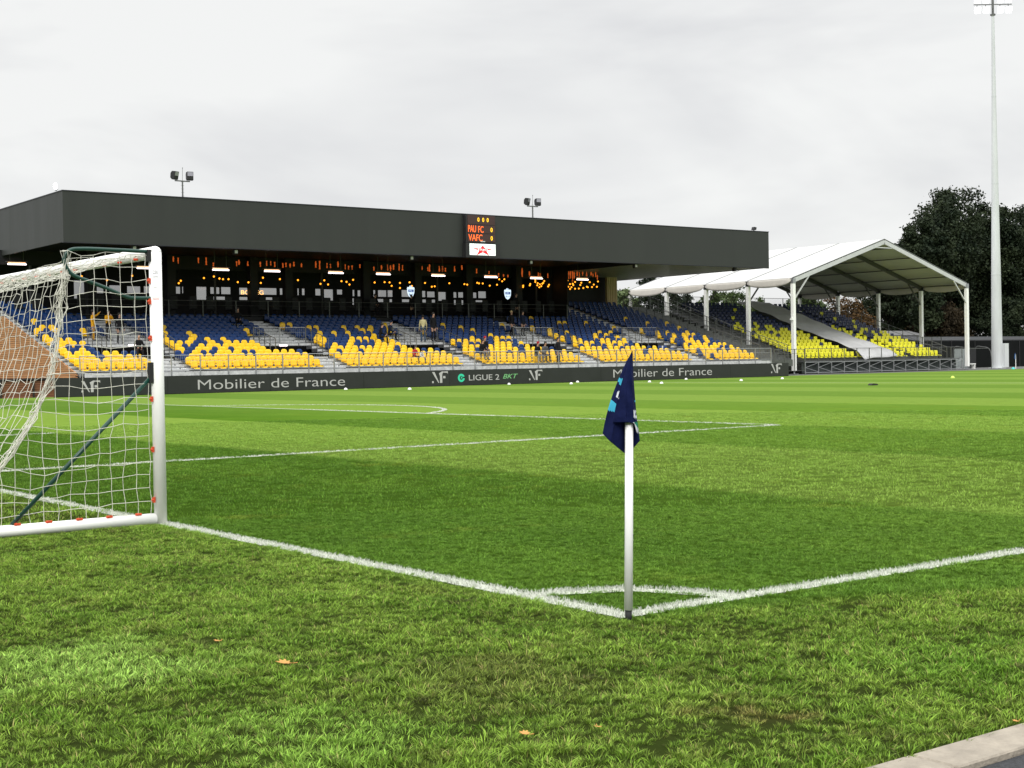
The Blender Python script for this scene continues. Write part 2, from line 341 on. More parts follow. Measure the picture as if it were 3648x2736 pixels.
# painted lines: a thin sheet plus paint-covered grass blades standing in it
PY = 13.92; XB = 16.5
def blades(P, h, wd, lean, seed=0):
    r_ = np.random.default_rng(seed); n = len(P)
    a = r_.uniform(0, 2*np.pi, n); la = r_.uniform(0, 2*np.pi, n); H = h*r_.uniform(.55, 1.25, n); W = wd*r_.uniform(.7, 1.3, n); ln = lean*r_.uniform(.1, 1.2, n)*H
    dx, dy = np.cos(a)*W/2, np.sin(a)*W/2; lx, ly = np.cos(la)*ln, np.sin(la)*ln
    V = np.zeros((n, 5, 3)); V[:, 0] = P; V[:, 1] = P; V[:, 2] = P; V[:, 3] = P; V[:, 4] = P
    V[:, 0, 0] -= dx; V[:, 0, 1] -= dy; V[:, 1, 0] += dx; V[:, 1, 1] += dy
    V[:, 2, 0] += dx*.8+lx*.35; V[:, 2, 1] += dy*.8+ly*.35; V[:, 2, 2] += H*.6
    V[:, 3, 0] += -dx*.8+lx*.35; V[:, 3, 1] += -dy*.8+ly*.35; V[:, 3, 2] += H*.6
    V[:, 4, 0] += lx; V[:, 4, 1] += ly; V[:, 4, 2] += H
    b = np.arange(n)*5
    F4 = np.stack([b, b+1, b+2, b+3], 1); F3 = np.stack([b+3, b+2, b+4], 1)
    return V.reshape(-1, 3), F3, F4
linem = mat('line_paint', (.53, .55, .49), .85, 0, .2, var=.16, vscale=14)
linesheet = mat('line_sheet', (.50, .53, .44), .9, 0, .1, var=.35, vscale=25)
def line_poly(name, pts_fn, length, wdt, reach=34, seed=1):
    # pts_fn(s, t) -> (x, y): s along [0, length], t across [0, 1]
    n = max(2, int(length/.5)); V = []; F4 = []
    for i in range(n+1):
        for t in (0, 1): V.append((*pts_fn(i/n*length, t), .004))
    F4 = [(2*i, 2*i+2, 2*i+3, 2*i+1) for i in range(n)]
    r_ = np.random.default_rng(seed); cnt = int(length*wdt*9000); s = r_.uniform(0, length, cnt); t = r_.uniform(-.07, 1.07, cnt)
    P = np.array([(*pts_fn(a, b), 0) for a, b in zip(s, t)]); d = np.hypot(P[:, 0]-CAM.x, P[:, 1]-CAM.y)
    keep = (d < reach) & (r_.uniform(0, 1, cnt) < np.clip(60/np.maximum(d, 1)**1.7, .06, 1))
    # worn gaps
    wear = np.sin(P[:, 0]*9+1)*np.sin(P[:, 1]*11+2)+np.sin(P[:, 0]*3.1)*np.sin(P[:, 1]*2.7+1)
    keep &= ~((wear > 1.15) & (r_.uniform(0, 1, cnt) < .6))
    P = P[keep]; d = d[keep]
    BV, B3, B4 = blades(P, .025, .0045, .8, seed); sc = np.repeat(np.clip(d/11, 1, 2.4), 5)
    base = np.repeat(P, 5, 0); BV[:, :2] = base[:, :2]+(BV[:, :2]-base[:, :2])*sc[:, None]
    o0 = len(V); V = np.concatenate([np.array(V), BV]); F4 = np.concatenate([np.array(F4), B4+o0]); F3 = B3+o0
    me = np_mesh(name, V, F3, F4, [linem, linesheet], np.concatenate([np.zeros(len(F3)), np.ones(n), np.zeros(len(B4))]))
    o = link_mesh(name, me); o['kind'] = 'structure'; return o
line_poly('goal_line', lambda s, t: (t*.12, s), 60, .12, seed=2)
line_poly('touch_line', lambda s, t: (.12+s, t*.12), 103, .12, seed=3)
line_poly('penalty_side_line', lambda s, t: (.12+s, PY+t*.12), XB-.12, .12, reach=45, seed=4)
line_poly('penalty_front_line', lambda s, t: (XB-.12+t*.12, PY+.12+s), 40, .12, reach=45, seed=5)
line_poly('corner_arc', lambda s, t: ((1-.12*(1-t))*math.cos(R(6.9)+s*R(76.2)), (1-.12*(1-t))*math.sin(R(6.9)+s*R(76.2))), 1.0, .16, seed=6)
a0 = math.acos(5.5/9.15)
line_poly('penalty_arc', lambda s, t: (11+(9.15-.12*t)*math.cos(-a0+s/9.15), 34.1+(9.15-.12*t)*math.sin(-a0+s/9.15)), 2*a0*9.15, .12, reach=60, seed=7)
line_poly('goal_area_line', lambda s, t: (.12+s, 24.8+t*.12), 5.4, .12, reach=40, seed=8)
line_poly('halfway_line', lambda s, t: (52.5+t*.12, s), 64, .12, reach=5, seed=9)

# grass blades: clumps scattered on points
def clump(name, n, rad, h, wd, lean, seed):
    r_ = np.random.default_rng(seed); rr_ = rad*np.sqrt(r_.uniform(0, 1, n)); a = r_.uniform(0, 2*np.pi, n)
    V, F3, F4 = blades(np.stack([rr_*np.cos(a), rr_*np.sin(a), np.zeros(n)], 1), h, wd, lean, seed)
    me = np_mesh(name, V, F3, F4, [GB]); at = me.attributes.new('tone', 'FLOAT', 'POINT'); at.data.foreach_set('value', np.repeat(r_.uniform(0, 1, n), 5).astype(np.float32))
    return bpy.data.objects.new(name, me)
protoA = [clump('grass_tuft', 40, .034, .0185, .0034, 1.5, 50+i) for i in range(5)]
protoB = [clump('grass_tuft', 46, .12, .026, .0056, 1.3, 70+i) for i in range(4)]
def on_line(x, y, pad=0):
    c = ((x > -pad) & (x < .12+pad) & (y > 0)) | ((y > -pad) & (y < .12+pad) & (x > 0))
    rr_ = np.hypot(x, y); c |= (rr_ > .88-pad) & (rr_ < 1+pad) & (x > 0) & (y > 0)
    c |= (y > PY-pad) & (y < PY+.12+pad) & (x > 0) & (x < XB)
    c |= (x > XB-.12-pad) & (x < XB+pad) & (y > PY) & (y < 55)
    q = np.hypot(x-11, y-34.1); c |= (q > 9.03-pad) & (q < 9.15+pad) & (x > XB)
    return c
def scatter(name, rmin, rmax, pitch, protos, seed, pad, label, smax=1.0):
    r_ = np.random.default_rng(seed); area = np.pi*(rmax**2-rmin**2); n = int(area/pitch**2*.36)
    half = R(42); rad = np.sqrt(r_.uniform(rmin**2, rmax**2, n)); th = YAW+r_.uniform(-half, half, n)
    n2 = int((half/np.pi)*area/pitch**2); rad = rad[:n2]; th = th[:n2]
    x = CAM.x+rad*np.cos(th); y = CAM.y+rad*np.sin(th)
    k = (y > -2.60) & ~on_line(x, y, pad); x, y = x[k], y[k]
    out_ = (x < 0) | (y < 0)
    gapn = np.sin(x*31+np.sin(y*23)*1.7)*np.sin(y*29+np.sin(x*19+2)*1.9)
    low = np.sin(x*2.1+1)*np.sin(y*2.6)+np.sin(x*5.3+y*3.7)*.6+np.sin(x*1.1-y*6.1)*.4
    s = np.where(out_, .92+.18*low+.22*gapn, .76+.10*gapn)*r_.uniform(.8, 1.2, len(x))*smax; s = np.clip(s, .62, 1.5)
    kk = ~((low < -1.35) & out_ & (r_.uniform(0, 1, len(x)) < .25)); x, y, s = x[kk], y[kk], s[kk]
    me = bpy.data.meshes.new(name); me.vertices.add(len(x)); me.vertices.foreach_set('co', np.stack([x, y, np.zeros(len(x))], 1).ravel().astype(np.float32))
    at = me.attributes.new('sc', 'FLOAT', 'POINT'); at.data.foreach_set('value', s.astype(np.float32)); me.materials.append(GB)
    o = link_mesh(name, me); o['kind'] = 'stuff'; o['label'] = label; o['category'] = 'grass'
    ng = bpy.data.node_groups.new(name, 'GeometryNodeTree')
    ng.interface.new_socket('Geometry', in_out='INPUT', socket_type='NodeSocketGeometry'); ng.interface.new_socket('Geometry', in_out='OUTPUT', socket_type='NodeSocketGeometry')
    gi = ng.nodes.new('NodeGroupInput'); go = ng.nodes.new('NodeGroupOutput'); iop = ng.nodes.new('GeometryNodeInstanceOnPoints'); jn = ng.nodes.new('GeometryNodeJoinGeometry')
    for p_ in protos:
        oi = ng.nodes.new('GeometryNodeObjectInfo'); oi.inputs['Object'].default_value = p_; gti = ng.nodes.new('GeometryNodeGeometryToInstance')
        ng.links.new(oi.outputs['Geometry'], gti.inputs[0]); ng.links.new(gti.outputs[0], jn.inputs[0])
    rz = ng.nodes.new('FunctionNodeRandomValue'); rz.data_type = 'FLOAT_VECTOR'; rz.inputs['Min'].default_value = (-.15, -.15, 0); rz.inputs['Max'].default_value = (.15, .15, 6.28)
    na = ng.nodes.new('GeometryNodeInputNamedAttribute'); na.data_type = 'FLOAT'; na.inputs['Name'].default_value = 'sc'
    iop.inputs['Pick Instance'].default_value = True
    ng.links.new(gi.outputs[0], iop.inputs['Points']); ng.links.new(jn.outputs[0], iop.inputs['Instance'])
    ng.links.new(rz.outputs[0], iop.inputs['Rotation']); ng.links.new(na.outputs[0], iop.inputs['Scale']); ng.links.new(iop.outputs[0], go.inputs[0])
    md = o.modifiers.new('grass', 'NODES'); md.node_group = ng
    return o
scatter('grass', 3.6, 13.2, .041, protoA, 11, .012, 'short green grass blades in the foreground around the corner of the pitch')
scatter('grass', 12.8, 36, .12, protoB, 12, .05, 'mown grass blades of the pitch in the middle distance', 1.0)

# fallen leaves on the grass
def leaf(x, y, s, rz, label, curl=.25):
    pts = [(0, -1), (.12, -.55), (.55, -.62), (.42, -.25), (.85, -.02), (.48, .18), (.62, .62), (.2, .5), (0, 1), (-.2, .5), (-.62, .62), (-.48, .18), (-.85, -.02), (-.42, -.25), (-.55, -.62), (-.12, -.55)]
    vs = [(px*s, py*s, .034+curl*s*(abs(px)**1.5+abs(py)*.3)) for px, py in pts]+[(0, 0, .034)]
    vs2 = [(a, b, c-.0015) for a, b, c in vs]; n = len(pts)
    fs = [(i, (i+1) % n, n) for i in range(n)]+[((i+1) % n+n+1, i+n+1, 2*n+1) for i in range(n)]+[(i, i+n+1, (i+1) % n+n+1, (i+1) % n) for i in range(n)]
    mb = MB(); mb.add(vs+vs2, fs); mb.tube([(0, -s, .036), (.1*s, -1.5*s, .04)], .002, 4)
    o = mb.build('fallen_leaf', M['leafy'], loc=(x, y, 0)); o.rotation_euler = (R(8), R(-6), rz); tag(o, label, 'leaf', 'dry leaves fallen on the grass'); return o
leaf(-1.96, .08, .040, 1.0, 'largest pale orange dry leaf on the grass left of centre')
leaf(-1.97, .75, .024, 2.0, 'small orange leaf on the grass below the goal post')
leaf(-1.87, -1.59, .024, .4, 'pale dry leaf near the bottom edge below the corner flag')
leaf(-1.62, -1.70, .018, 2.6, 'tiny orange leaf just right of the pale leaf near the bottom edge')
leaf(-.42, -2.62, .014, 1.3, 'small yellow leaf lying on the edge of the concrete kerb')

# ================================================================ CORNER FLAG
cf = empty('corner_flag', (.03, .03, 0), 'navy corner flag drooping on a white pole at the near corner of the pitch', 'corner flag')
pb = MB((.03, .03, 0)); TOPP = Vector((.045, .02, 1.03))
lean = Vector((.012, -.016, 0))
pb.tube([(.03, .03, .055), Vector((.03, .03, .05))+lean*.5+Vector((0, 0, .45)), Vector((.03, .03, 1.03))+lean], [.0225, .0220, .0215], 20); pb.build('pole', M['whitepole'], cf, smooth=True)
pb = MB((.03, .03, 0)); pb.tube([(.03, .03, -.02), (.03, .03, .056)], .018, 14); pb.build('ground_spike', M['rubber'], cf, smooth=True)
pb = MB((.03, .03, 0)); pb.tube([Vector((.03, .03, 1.028))+lean, Vector((.03, .03, 1.055))+lean], .0225, 16); pb.build('collar', M['galv'], cf, smooth=True)
# cloth: a folded strip, given in local (right, away, up) as seen from the south-west
vd = Vector((.03-CAM.x, .03-CAM.y, 0)).normalized(); vr = Vector((vd.y, -vd.x, 0)); S = 1/1991*600/5055*7.49*1.0   # metres per cloth unit
pb = MB((.03, .03, 0)); pb.tube([Vector((.03, .03, 1.05))+lean, Vector((.03, .03, 1.36))+lean*1.1+vr*.012], .009, 10); pb.build('flag_rod', M['whitepole'], cf)
def cl(px, py, w):    # cloth drafting units -> local metres (origin at pole foot)
    Z = 1.4135-(py-165)*S*1.0; return vr*((px-812)*S+.020)+vd*w+Vector((0, 0, Z-.0))
topc = [(862, 160, 0), (860, 168, .005), (858, 172, .012), (862, 168, .014), (866, 165, .0), (862, 172, -.012), (858, 178, -.018), (852, 185, -.016)]
botc = [(498, 1130, .005), (600, 1232, -.03), (768, 1383, .034), (850, 1318, .036), (930, 1222, .0), (872, 1010, -.040), (780, 998, -.044), (618, 1000, -.030)]
midc = [(640, 640, .004), (700, 690, -.02), (770, 740, .030), (835, 730, .030), (884, 690, .0), (850, 600, -.034), (790, 600, -.040), (715, 600, -.026)]
NS, NT = 64, 64
grid = []
for j in range(NT+1):
    t = j/NT
    row = []
    for i in range(NS+1):
        q = i/NS*7; k = min(6, int(q)); a = q-k; a = a*a*(3-2*a)
        def pt(k):
            A = Vector(topc[k]); B = Vector(botc[k]); C = Vector(midc[k]); return A*(1-t)**2+B*t*t+(C*2-(A+B)/2)*2*t*(1-t)*.0+(A*(t-1)*(t-.5)*2+C*t*(1-t)*4+B*t*(t-.5)*2-A*(1-t)**2-B*t*t)
        P = pt(k)*(1-a)+pt(k+1)*a
        P.z += .004*math.sin(i*.9+t*5)*t+.003*math.sin(t*16+i*.25)
        row.append(P)
    grid.append(row)
fv = [cl(*p) for row in grid for p in row]; ff = []; fm = []
def inside(px, py, poly):
    c = False; n = len(poly)
    for i in range(n):
        x1, y1 = poly[i]; x2, y2 = poly[(i+1) % n]
        if (y1 > py) != (y2 > py) and px < (x2-x1)*(py-y1)/(y2-y1)+x1: c = not c
    return c
for j in range(NT):
    for i in range(NS):
        ff.append((j*(NS+1)+i, j*(NS+1)+i+1, (j+1)*(NS+1)+i+1, (j+1)*(NS+1)+i))
        P = (grid[j][i]+grid[j+1][i+1])/2; q = i/NS*7; mi = 0
        if q < 1.25:
            if inside(P.x, P.y, [(604, 735), (668, 790), (648, 878), (560, 860)]) or inside(P.x, P.y, [(680, 480), (745, 485), (722, 575), (690, 520)]): mi = 1
            if ((P.x-700)/30)**2+((P.y-682)/52)**2 < 1: mi = 2
        if 3.9 < q < 5.2:
            if 1000 < P.y < 1130 and P.x > 850: mi = 3 if abs((P.x-850)*1.3-(P.y-1000)*.8) > 26 else 2
            if 860 < P.y < 950 and P.x > 865 and not (880 < P.y < 925 and P.x > 885): mi = 2
            if (P.y > 740 and P.y < 765 and P.x > 876): mi = 1
        fm.append(mi)
me = bpy.data.meshes.new('flag_cloth'); me.from_pydata(fv, [], ff)
for k in ('flag', 'cyan', 'flagw', 'flagg'): me.materials.append(M[k])
me.polygons.foreach_set('material_index', fm); me.polygons.foreach_set('use_smooth', [True]*len(ff))
fo = link_mesh('flag_cloth', me, cf); sm_ = fo.modifiers.new('thick', 'SOLIDIFY'); sm_.thickness = .002

cf.location = (-.005, -.05, 0)

# ================================================================ GOAL
GY = 6.15; GW = 7.32; GH = 2.44
goal = empty('football_goal', (0, GY, 0), 'white portable football goal with a white net at the left on the goal line', 'goal')
def part(mb, name, mt, parent=goal, **k): return mb.build(name, mt, parent, **k)
PR = .055
for yy in (GY, GY+GW):
    g = MB((0, GY, 0)); g.tube([(.03, yy, 0), (.03, yy, GH-.06)], PR, 20); g.ball((.03, yy, GH-.06), PR, 16, 8); part(g, 'post', M['white'], smooth=True)
g = MB((0, GY, 0)); g.tube([(.03, GY, GH-.06), (.03, GY+GW, GH-.06)], PR-.001, 20); part(g, 'crossbar', M['white'], smooth=True)
XG = -2.05
for yy in (GY, GY+GW):
    g = MB((0, GY, 0)); g.tube([(-.02, yy, .052), (XG, yy, .052)], .050, 18); part(g, 'ground_bar', M['white'], smooth=True)
g = MB((0, GY, 0)); g.tube([(XG, GY-.045, .052), (XG, GY+GW+.045, .052)], .052, 18); part(g, 'ground_bar', M['white'], smooth=True)
def arc(pts, n=6):   # Catmull-Rom
    P = [Vector(p) for p in pts]; P = [P[0]*2-P[1]]+P+[P[-1]*2-P[-2]]; out = []
    for i in range(1, len(P)-2):
        for k in range(n):
            t = k/n; a, b, c, d = P[i-1], P[i], P[i+1], P[i+2]
            out.append(.5*((2*b)+(c-a)*t+(2*a-5*b+4*c-d)*t*t+(3*b-a-3*c+d)*t**3))
    out.append(P[-2]); return out
for yy in (GY, GY+GW):
    g = MB((0, GY, 0)); g.tube(arc([(-.01, yy, 2.385), (-.35, yy, 2.39), (-.62, yy, 2.39), (-.73, yy, 2.37), (-.775, yy, 2.29), (-.72, yy, 2.18), (-.58, yy, 2.12), (-.40, yy, 2.055), (-.24, yy, 1.99), (-.15, yy, 1.98), (0, yy, 1.98)]), .0165, 10)
    part(g, 'net_hoop', M['green'], smooth=True)
    g = MB((0, GY, 0)); g.tube([(-.02, yy, 1.30), (-1.26, yy, .10)], .018, 10); part(g, 'brace', M['green'], smooth=True)
    g = MB((0, GY, 0)); g.box((-.055, yy-.03, 1.24), (-.018, yy+.03, 1.42)); part(g, 'brace_bracket', M['rubber'])
    g = MB((0, GY, 0)); g.box((-.05, yy-.028, 2.30), (-.015, yy+.028, 2.40)); part(g, 'brace_bracket', M['rubber'])
# net cords
CR = .0025
def cord(g, pts, r=CR): g.tube(pts, r, 4, cap=False)
def jit(p, a=.010): return (p[0]+random.gauss(0, a), p[1]+random.gauss(0, a*.8), p[2]+random.gauss(0, a))
def backX(z):    # rear edge of the side net (x as function of height)
    pts = [(2.36, -.74), (2.0, -.81), (1.6, -.85), (1.25, -.93), (.97, -1.06), (.6, -1.30), (.30, -1.62), (.06, -2.02)]
    for (z1, x1), (z2, x2) in zip(pts, pts[1:]):
        if z <= z1 and z >= z2: return x1+(x2-x1)*(z1-z)/(z1-z2)
    return pts[0][1] if z > pts[0][0] else pts[-1][1]
def side_pt(a, z, yy, sg):     # a 0 at post .. 1 at rear edge
    sag = -.07*math.sin(math.pi*a)*(1-z/2.7)-.025*math.sin(a*9+z*3)
    return (-.06+(backX(z)+.06)*a, yy+sg*(.05*math.sin(math.pi*a)*math.sin(math.pi*z/2.4)+.01*math.sin(z*7+a*5)), z+sag*a)
for sgn, yy in ((-1, GY), (1, GY+GW)):
    g = MB((0, GY, 0)); NZ = 20; NA = 14
    P = {}
    for i in range(NZ+1):
        z = .10+(2.36-.10)*i/NZ
        for k in range(NA+1):
            # constant mesh width near the post; the slack bunches towards the rear edge
            xx = -.06-.117*k; bx = backX(z)
            if xx < bx: a = 1.0; p = side_pt(1, z, yy, sgn); p = (bx+random.gauss(0, .025), p[1]+random.gauss(0, .02), p[2])
            else: a = (xx+.06)/(bx+.06); p = side_pt(a, z, yy, sgn)
            P[i, k] = jit(p, .004 if k == 0 else .007)
    for i in range(NZ+1): cord(g, [P[i, k] for k in range(NA+1)])
    for k in range(NA+1): cord(g, [P[i, k] for i in range(NZ+1)])
    for q in range(7):       # bunched slack at the rear edge
        cord(g, [(backX(z)+random.gauss(0, .022), yy+random.gauss(0, .02), z) for z in np.linspace(2.3, .08, 16)], CR*1.1)
    part(g, 'side_net', M['net'])
# top and back net in one sheet hanging from the crossbar over the hoops down to the rear bar
g = MB((0, GY, 0)); NY = 62; prof = []
def backnet(yq, s):   # s 0 crossbar .. 1 rear ground bar
    mid = math.sin(math.pi*min(1, max(0, yq/GW)))**.6
    zt = 2.30-.10*mid
    if s < .25:
        a = s/.25; return (-.03-(.74)*a, GY+yq, 2.36+(zt-2.36)*a-.16*math.sin(math.pi*a)*mid*.7)
    b = (s-.25)/.75; z = zt*(1-b)+.06*b
    xb = backX(z)-.10*mid*math.sin(math.pi*b)
    return (xb, GY+yq, z)
ss = np.linspace(0, 1, 30)
P = [[jit(backnet(GW*i/NY, s), .010) for s in ss] for i in range(NY+1)]
for i in range(NY+1): cord(g, P[i])
for k in range(len(ss)): cord(g, [P[i][k] for i in range(NY+1)])
for q in range(4): cord(g, [jit(backnet(GW*i/30, .25), .012) for i in range(31)], CR*1.1)
part(g, 'back_net', M['net'])
def clip_at(p, ax):
    g = MB((0, GY, 0)); p = Vector(p)
    d = {'z': (.010, .010, .024), 'x': (.026, .010, .009), 'y': (.010, .024, .009)}[ax]
    g.box(p-Vector(d), p+Vector(d)); g.ball(p+Vector((-.012, -.004, 0)), .013, 6, 4); part(g, 'net_clip', M['clip'])
for z in (.22, .66, 1.10, 1.63, 1.95, 2.13): clip_at((-.035, GY-.015, z), 'z')
for k in range(8): clip_at((-.18-.26*k, GY-.02, .105), 'x')
for k in range(18): clip_at((-.025, GY+.30+.38*k, GH-.105), 'y')
# stickers on the near post (facing the camera)
sa = math.atan2(CAM.y-GY, CAM.x-.03)
def sticker(txt, z, h, wd, mt):
    loc = Vector((.03+math.cos(sa)*(PR+.001), GY+math.sin(sa)*(PR+.001), z)); o = text_obj('label_print', txt, .05, loc, mt, goal, width=wd, height=h, ext=.0005, rotz=sa+math.pi/2); return o
sticker('250', 2.205, .030, .040, M['sticker']); sticker('=====', 2.165, .010, .052, M['sticker']); sticker('=====', 2.075, .007, .052, M['sticker']); sticker('=====', 1.975, .016, .050, M['stickr'])

# ================================================================ GRANDSTAND
GX0, GX1 = 21.3, 72.6; SY = 67.2; DY = .7; SZ = 1.2; DZ = .20; ROWS = 16
gs = empty('grandstand', (47, 66, 0), 'long grandstand with a dark flat roof, timber end wall and tiered terrace', 'grandstand')
gp = lambda mb, name, mt, parent=gs, **k: mb.build(name, mt, parent, **k)
G0 = (47, 66, 0)
RX0, RX1, RY0, RY1, RZ0, RZ1 = 21.72, 76.66, 69.97, 88.0, 8.27, 11.02
g = MB(G0)      # roof slab with the deep fascia all round
t = .12
g.box((RX0, RY0, RZ0), (RX1, RY0+t, RZ1)); g.box((RX0, RY0+t, RZ0), (RX0+t, RY1, RZ1)); g.box((RX1-t, RY0+t, RZ0), (RX1, RY1, RZ1)); g.box((RX0+t, RY1-t, RZ0), (RX1-t, RY1, RZ1))
fas = gp(g, 'roof_fascia', M['fascia'])
g = MB(G0); g.box((RX0-.03, RY0-.03, RZ1), (RX1+.03, RY1+.03, RZ1+.05)); g.box((RX0-.015, RY0-.015, RZ0-.04), (RX1+.015, RY0+t, RZ0-.002)); gp(g, 'roof_trim', M['fascia_trim'])
g = MB(G0); g.box((RX0+t, RY0+t, 8.62), (63.4, RY1-t, 8.72)); gp(g, 'ceiling', M['black'])
g = MB(G0); y = RY0+t+.02
while y < RY1-.3: g.box((63.6, y, 8.30), (RX1-t-.02, y+.17, 8.335)); y += .29
gp(g, 'soffit_boards', M['soffit'])
g = MB(G0); g.box((63.4, RY0+t, 8.22), (63.58, RY1-t, 8.72)); gp(g, 'soffit_edge', M['black'])
# terrace steps, with openings for the stair wells
ax_ = [(25.7, 27.8), (36.0, 37.7), (45.9, 47.55), (55.75, 57.4), (65.7, 67.3)]
VOM = [(a-1.75, b+.1) for a, b in ax_]; VR0, VR1 = 4, 8
def rowy(n): return SY+DY*n
def rowz(n): return SZ+DZ*n
LASTX = [GX1]*40
g = MB(G0); k_ = MB(G0)
def seg(n, x0, x1):
    z = rowz(n); zb = max(z-.9, .3)
    g.box((x0, rowy(n)-.12, z-.20), (x1, rowy(n+1)-.123, z))
    q = x0
    while q < x1-.1:
        k_.box((q+.02, rowy(n)-.135, z-.165), (min(q+1.96, x1)-.02, rowy(n)-.121, z-.03)); q += 2
for n in range(0, 24):
    x0 = GX0 if n < ROWS else 63.4
    if ROWS <= n < 20: seg(n, GX0, 24.2)
    cuts = [x0]
    if VR0 <= n < VR1:
        for a, b in VOM:
            if a > x0: cuts += [a, b]
    cuts.append(GX1)
    for a, b in zip(cuts[::2], cuts[1::2]): seg(n, a, b)
g.box((GX0, 66.1, 1.02), (GX1, SY-.123, 1.15))
ter = gp(g, 'terrace', M['deck']); gp(k_, 'riser_panels', M['step'])
g = MB(G0); g.box((GX0, 66.08, .88), (GX1, 66.098, 1.15)); gp(g, 'deck_edge', M['step'])
g = MB(G0); g.box((GX0+.02, 66.5, -.02), (GX1-.02, 66.7, 1.0)); g.box((GX0+.05, 66.72, 0), (GX1-.05, 66.9, 1.0))
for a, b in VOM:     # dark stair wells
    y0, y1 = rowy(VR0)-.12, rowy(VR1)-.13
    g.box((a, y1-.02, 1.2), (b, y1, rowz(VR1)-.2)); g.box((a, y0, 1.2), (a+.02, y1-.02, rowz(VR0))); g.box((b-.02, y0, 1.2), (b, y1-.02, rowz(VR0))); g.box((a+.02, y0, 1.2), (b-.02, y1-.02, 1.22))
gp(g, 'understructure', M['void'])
for i, (a, b) in enumerate(ax_):     # aisle half steps
    for n0, n1 in ((0, VR0), (VR1, ROWS)):
        g = MB(G0)
        for n in range(n0, n1): g.box((a+.15, rowy(n)+.20, rowz(n)+.001), (b-.15, rowy(n+1)-.13, rowz(n)+.10))
        gp(g, 'aisle_steps', M['step'])
# railings
def railing(name, x0, x1, y, z0, z1, dx, drop=0, mt=M['galv'], bars=.11, parent=gs, org=G0, midrail=True, posts=None):
    g = MB(org); g.tube([(x0, y, z1), (x1, y, z1)], .022, 6); g.tube([(x0, y, z0+.10), (x1, y, z0+.10)], .014, 5)
    if midrail: g.tube([(x0, y, z1-.30), (x1, y, z1-.30)], .010, 4)
    if bars:
        n = int((x1-x0)/bars)
        for i in range(1, n): g.bar((x0+(x1-x0)*i/n, y, z0+.10), (x0+(x1-x0)*i/n, y, z1), .008)
    rl = g.build(name, mt, parent)
    np_ = max(1, round((x1-x0)/dx))
    for i in range(np_+1):
        xx = x0+(x1-x0)*i/np_; q = MB(org); q.bar((xx, y, z0-drop), (xx, y, z1+.02), .05); q.build('railing_post', mt, rl, loc=(0, 0, 0)) if False else None
        o = q.build('railing_post', mt, None); o.parent = rl; o.location = (0, 0, 0)
    return rl
railing('front_railing', 21.05, 72.5, 66.05, 1.15, 2.05, 1.64, drop=.36)
railing('platform_railing', 24.3, 63.2, 78.15, 4.60, 5.62, 2.35, mt=M['galvd'], bars=0)
for a, b in VOM:
    y0, y1 = rowy(VR0)-.1, rowy(VR1)-.1; zz = rowz(VR1)-.1
    railing('stairwell_railing', a, b, y1+.05, zz, zz+1.05, 1.7, bars=.14)
    for xq in (a, b):
        g = MB(G0)
        g.tube([(xq, y0, rowz(VR0)+1.0), (xq, y1, rowz(VR1)+.95)], .022, 6); g.tube([(xq, y0, rowz(VR0)+.5), (xq, y1, rowz(VR1)+.5)], .014, 5)
        for i in range(5):
            tt = i/4; yq = y0+(y1-y0)*tt; zq = rowz(VR0)+(rowz(VR1)-rowz(VR0))*tt; g.bar((xq, yq, zq-.2), (xq, yq, zq+1.0), .035)
        gp(g, 'stair_handrail', M['galvd'])
# platform behind the seats, back wall with window openings, pillars
g = MB(G0); g.box((24.22, rowy(ROWS)-.12, 4.2), (63.38, 86.0, 4.6)); g.box((GX0, rowy(20)-.12, 4.2), (24.2, 86.0, 5.0)); gp(g, 'platform', M['black'])
WIN = [(28.0,28.71,6.05,7.24),(29.0,30.01,6.42,6.93),(30.39,31.17,6.44,6.96),(31.62,32.57,6.46,6.92),(32.8,33.39,6.47,6.94),(34.97,35.44,6.47,6.95),(35.55,35.66,6.5,6.96),(36.6,37.37,6.08,6.97),(37.64,38.35,6.5,6.96),(38.46,39.2,6.49,6.98),(37.57,39.19,6.09,6.31),(39.84,40.6,6.48,6.96),(39.84,40.6,6.1,6.31),(41.41,42.8,6.5,6.97),(43.03,43.39,6.51,6.97),(41.39,42.83,6.13,6.31),(44.45,44.6,6.5,6.99),(44.82,45.07,6.51,6.98),(45.92,46.39,6.5,6.98),(46.64,47.43,6.15,6.96),(47.73,48.21,6.6,6.96),(49.06,49.26,6.49,6.96),(49.04,49.2,5.84,6.34),(49.49,49.79,6.49,6.93),(50.86,51.07,6.48,6.97),(51.27,52.05,6.48,6.97),(52.12,52.6,6.48,6.98),(50.84,52.55,6.08,6.31),(53.37,54.52,6.5,7.02),(53.39,54.52,6.1,6.31),(55.24,55.58,6.5,6.98),(55.7,56.45,6.5,6.94),(55.25,56.48,6.09,6.32),(56.71,57.48,6.24,6.92),(58.17,58.5,6.49,6.93),(58.62,59.44,6.51,6.93),(58.2,59.42,5.95,6.32),(60.05,60.42,6.5,6.93),(60.55,61.35,6.5,7.03),(60.08,61.37,6.18,6.32)]
XS = sorted({21.3, 63.4} | {w_[0] for w_ in WIN} | {w_[1] for w_ in WIN}); ZS = sorted({4.6, 8.62} | {w_[2] for w_ in WIN} | {w_[3] for w_ in WIN})
g = MB(G0)
for xa, xb in zip(XS, XS[1:]):
    zrun = None
    for za, zb in zip(ZS, ZS[1:]):
        hole = any(w_[0]-1e-6 <= xa and xb <= w_[1]+1e-6 and w_[2]-1e-6 <= za and zb <= w_[3]+1e-6 for w_ in WIN)
        if not hole and zrun is None: zrun = za
        if hole and zrun is not None: g.box((xa, 86.0, zrun), (xb, 86.12, za)); zrun = None
    if zrun is not None: g.box((xa, 86.0, zrun), (xb, 86.12, ZS[-1]))
bw = gp(g, 'back_wall', M['black'])
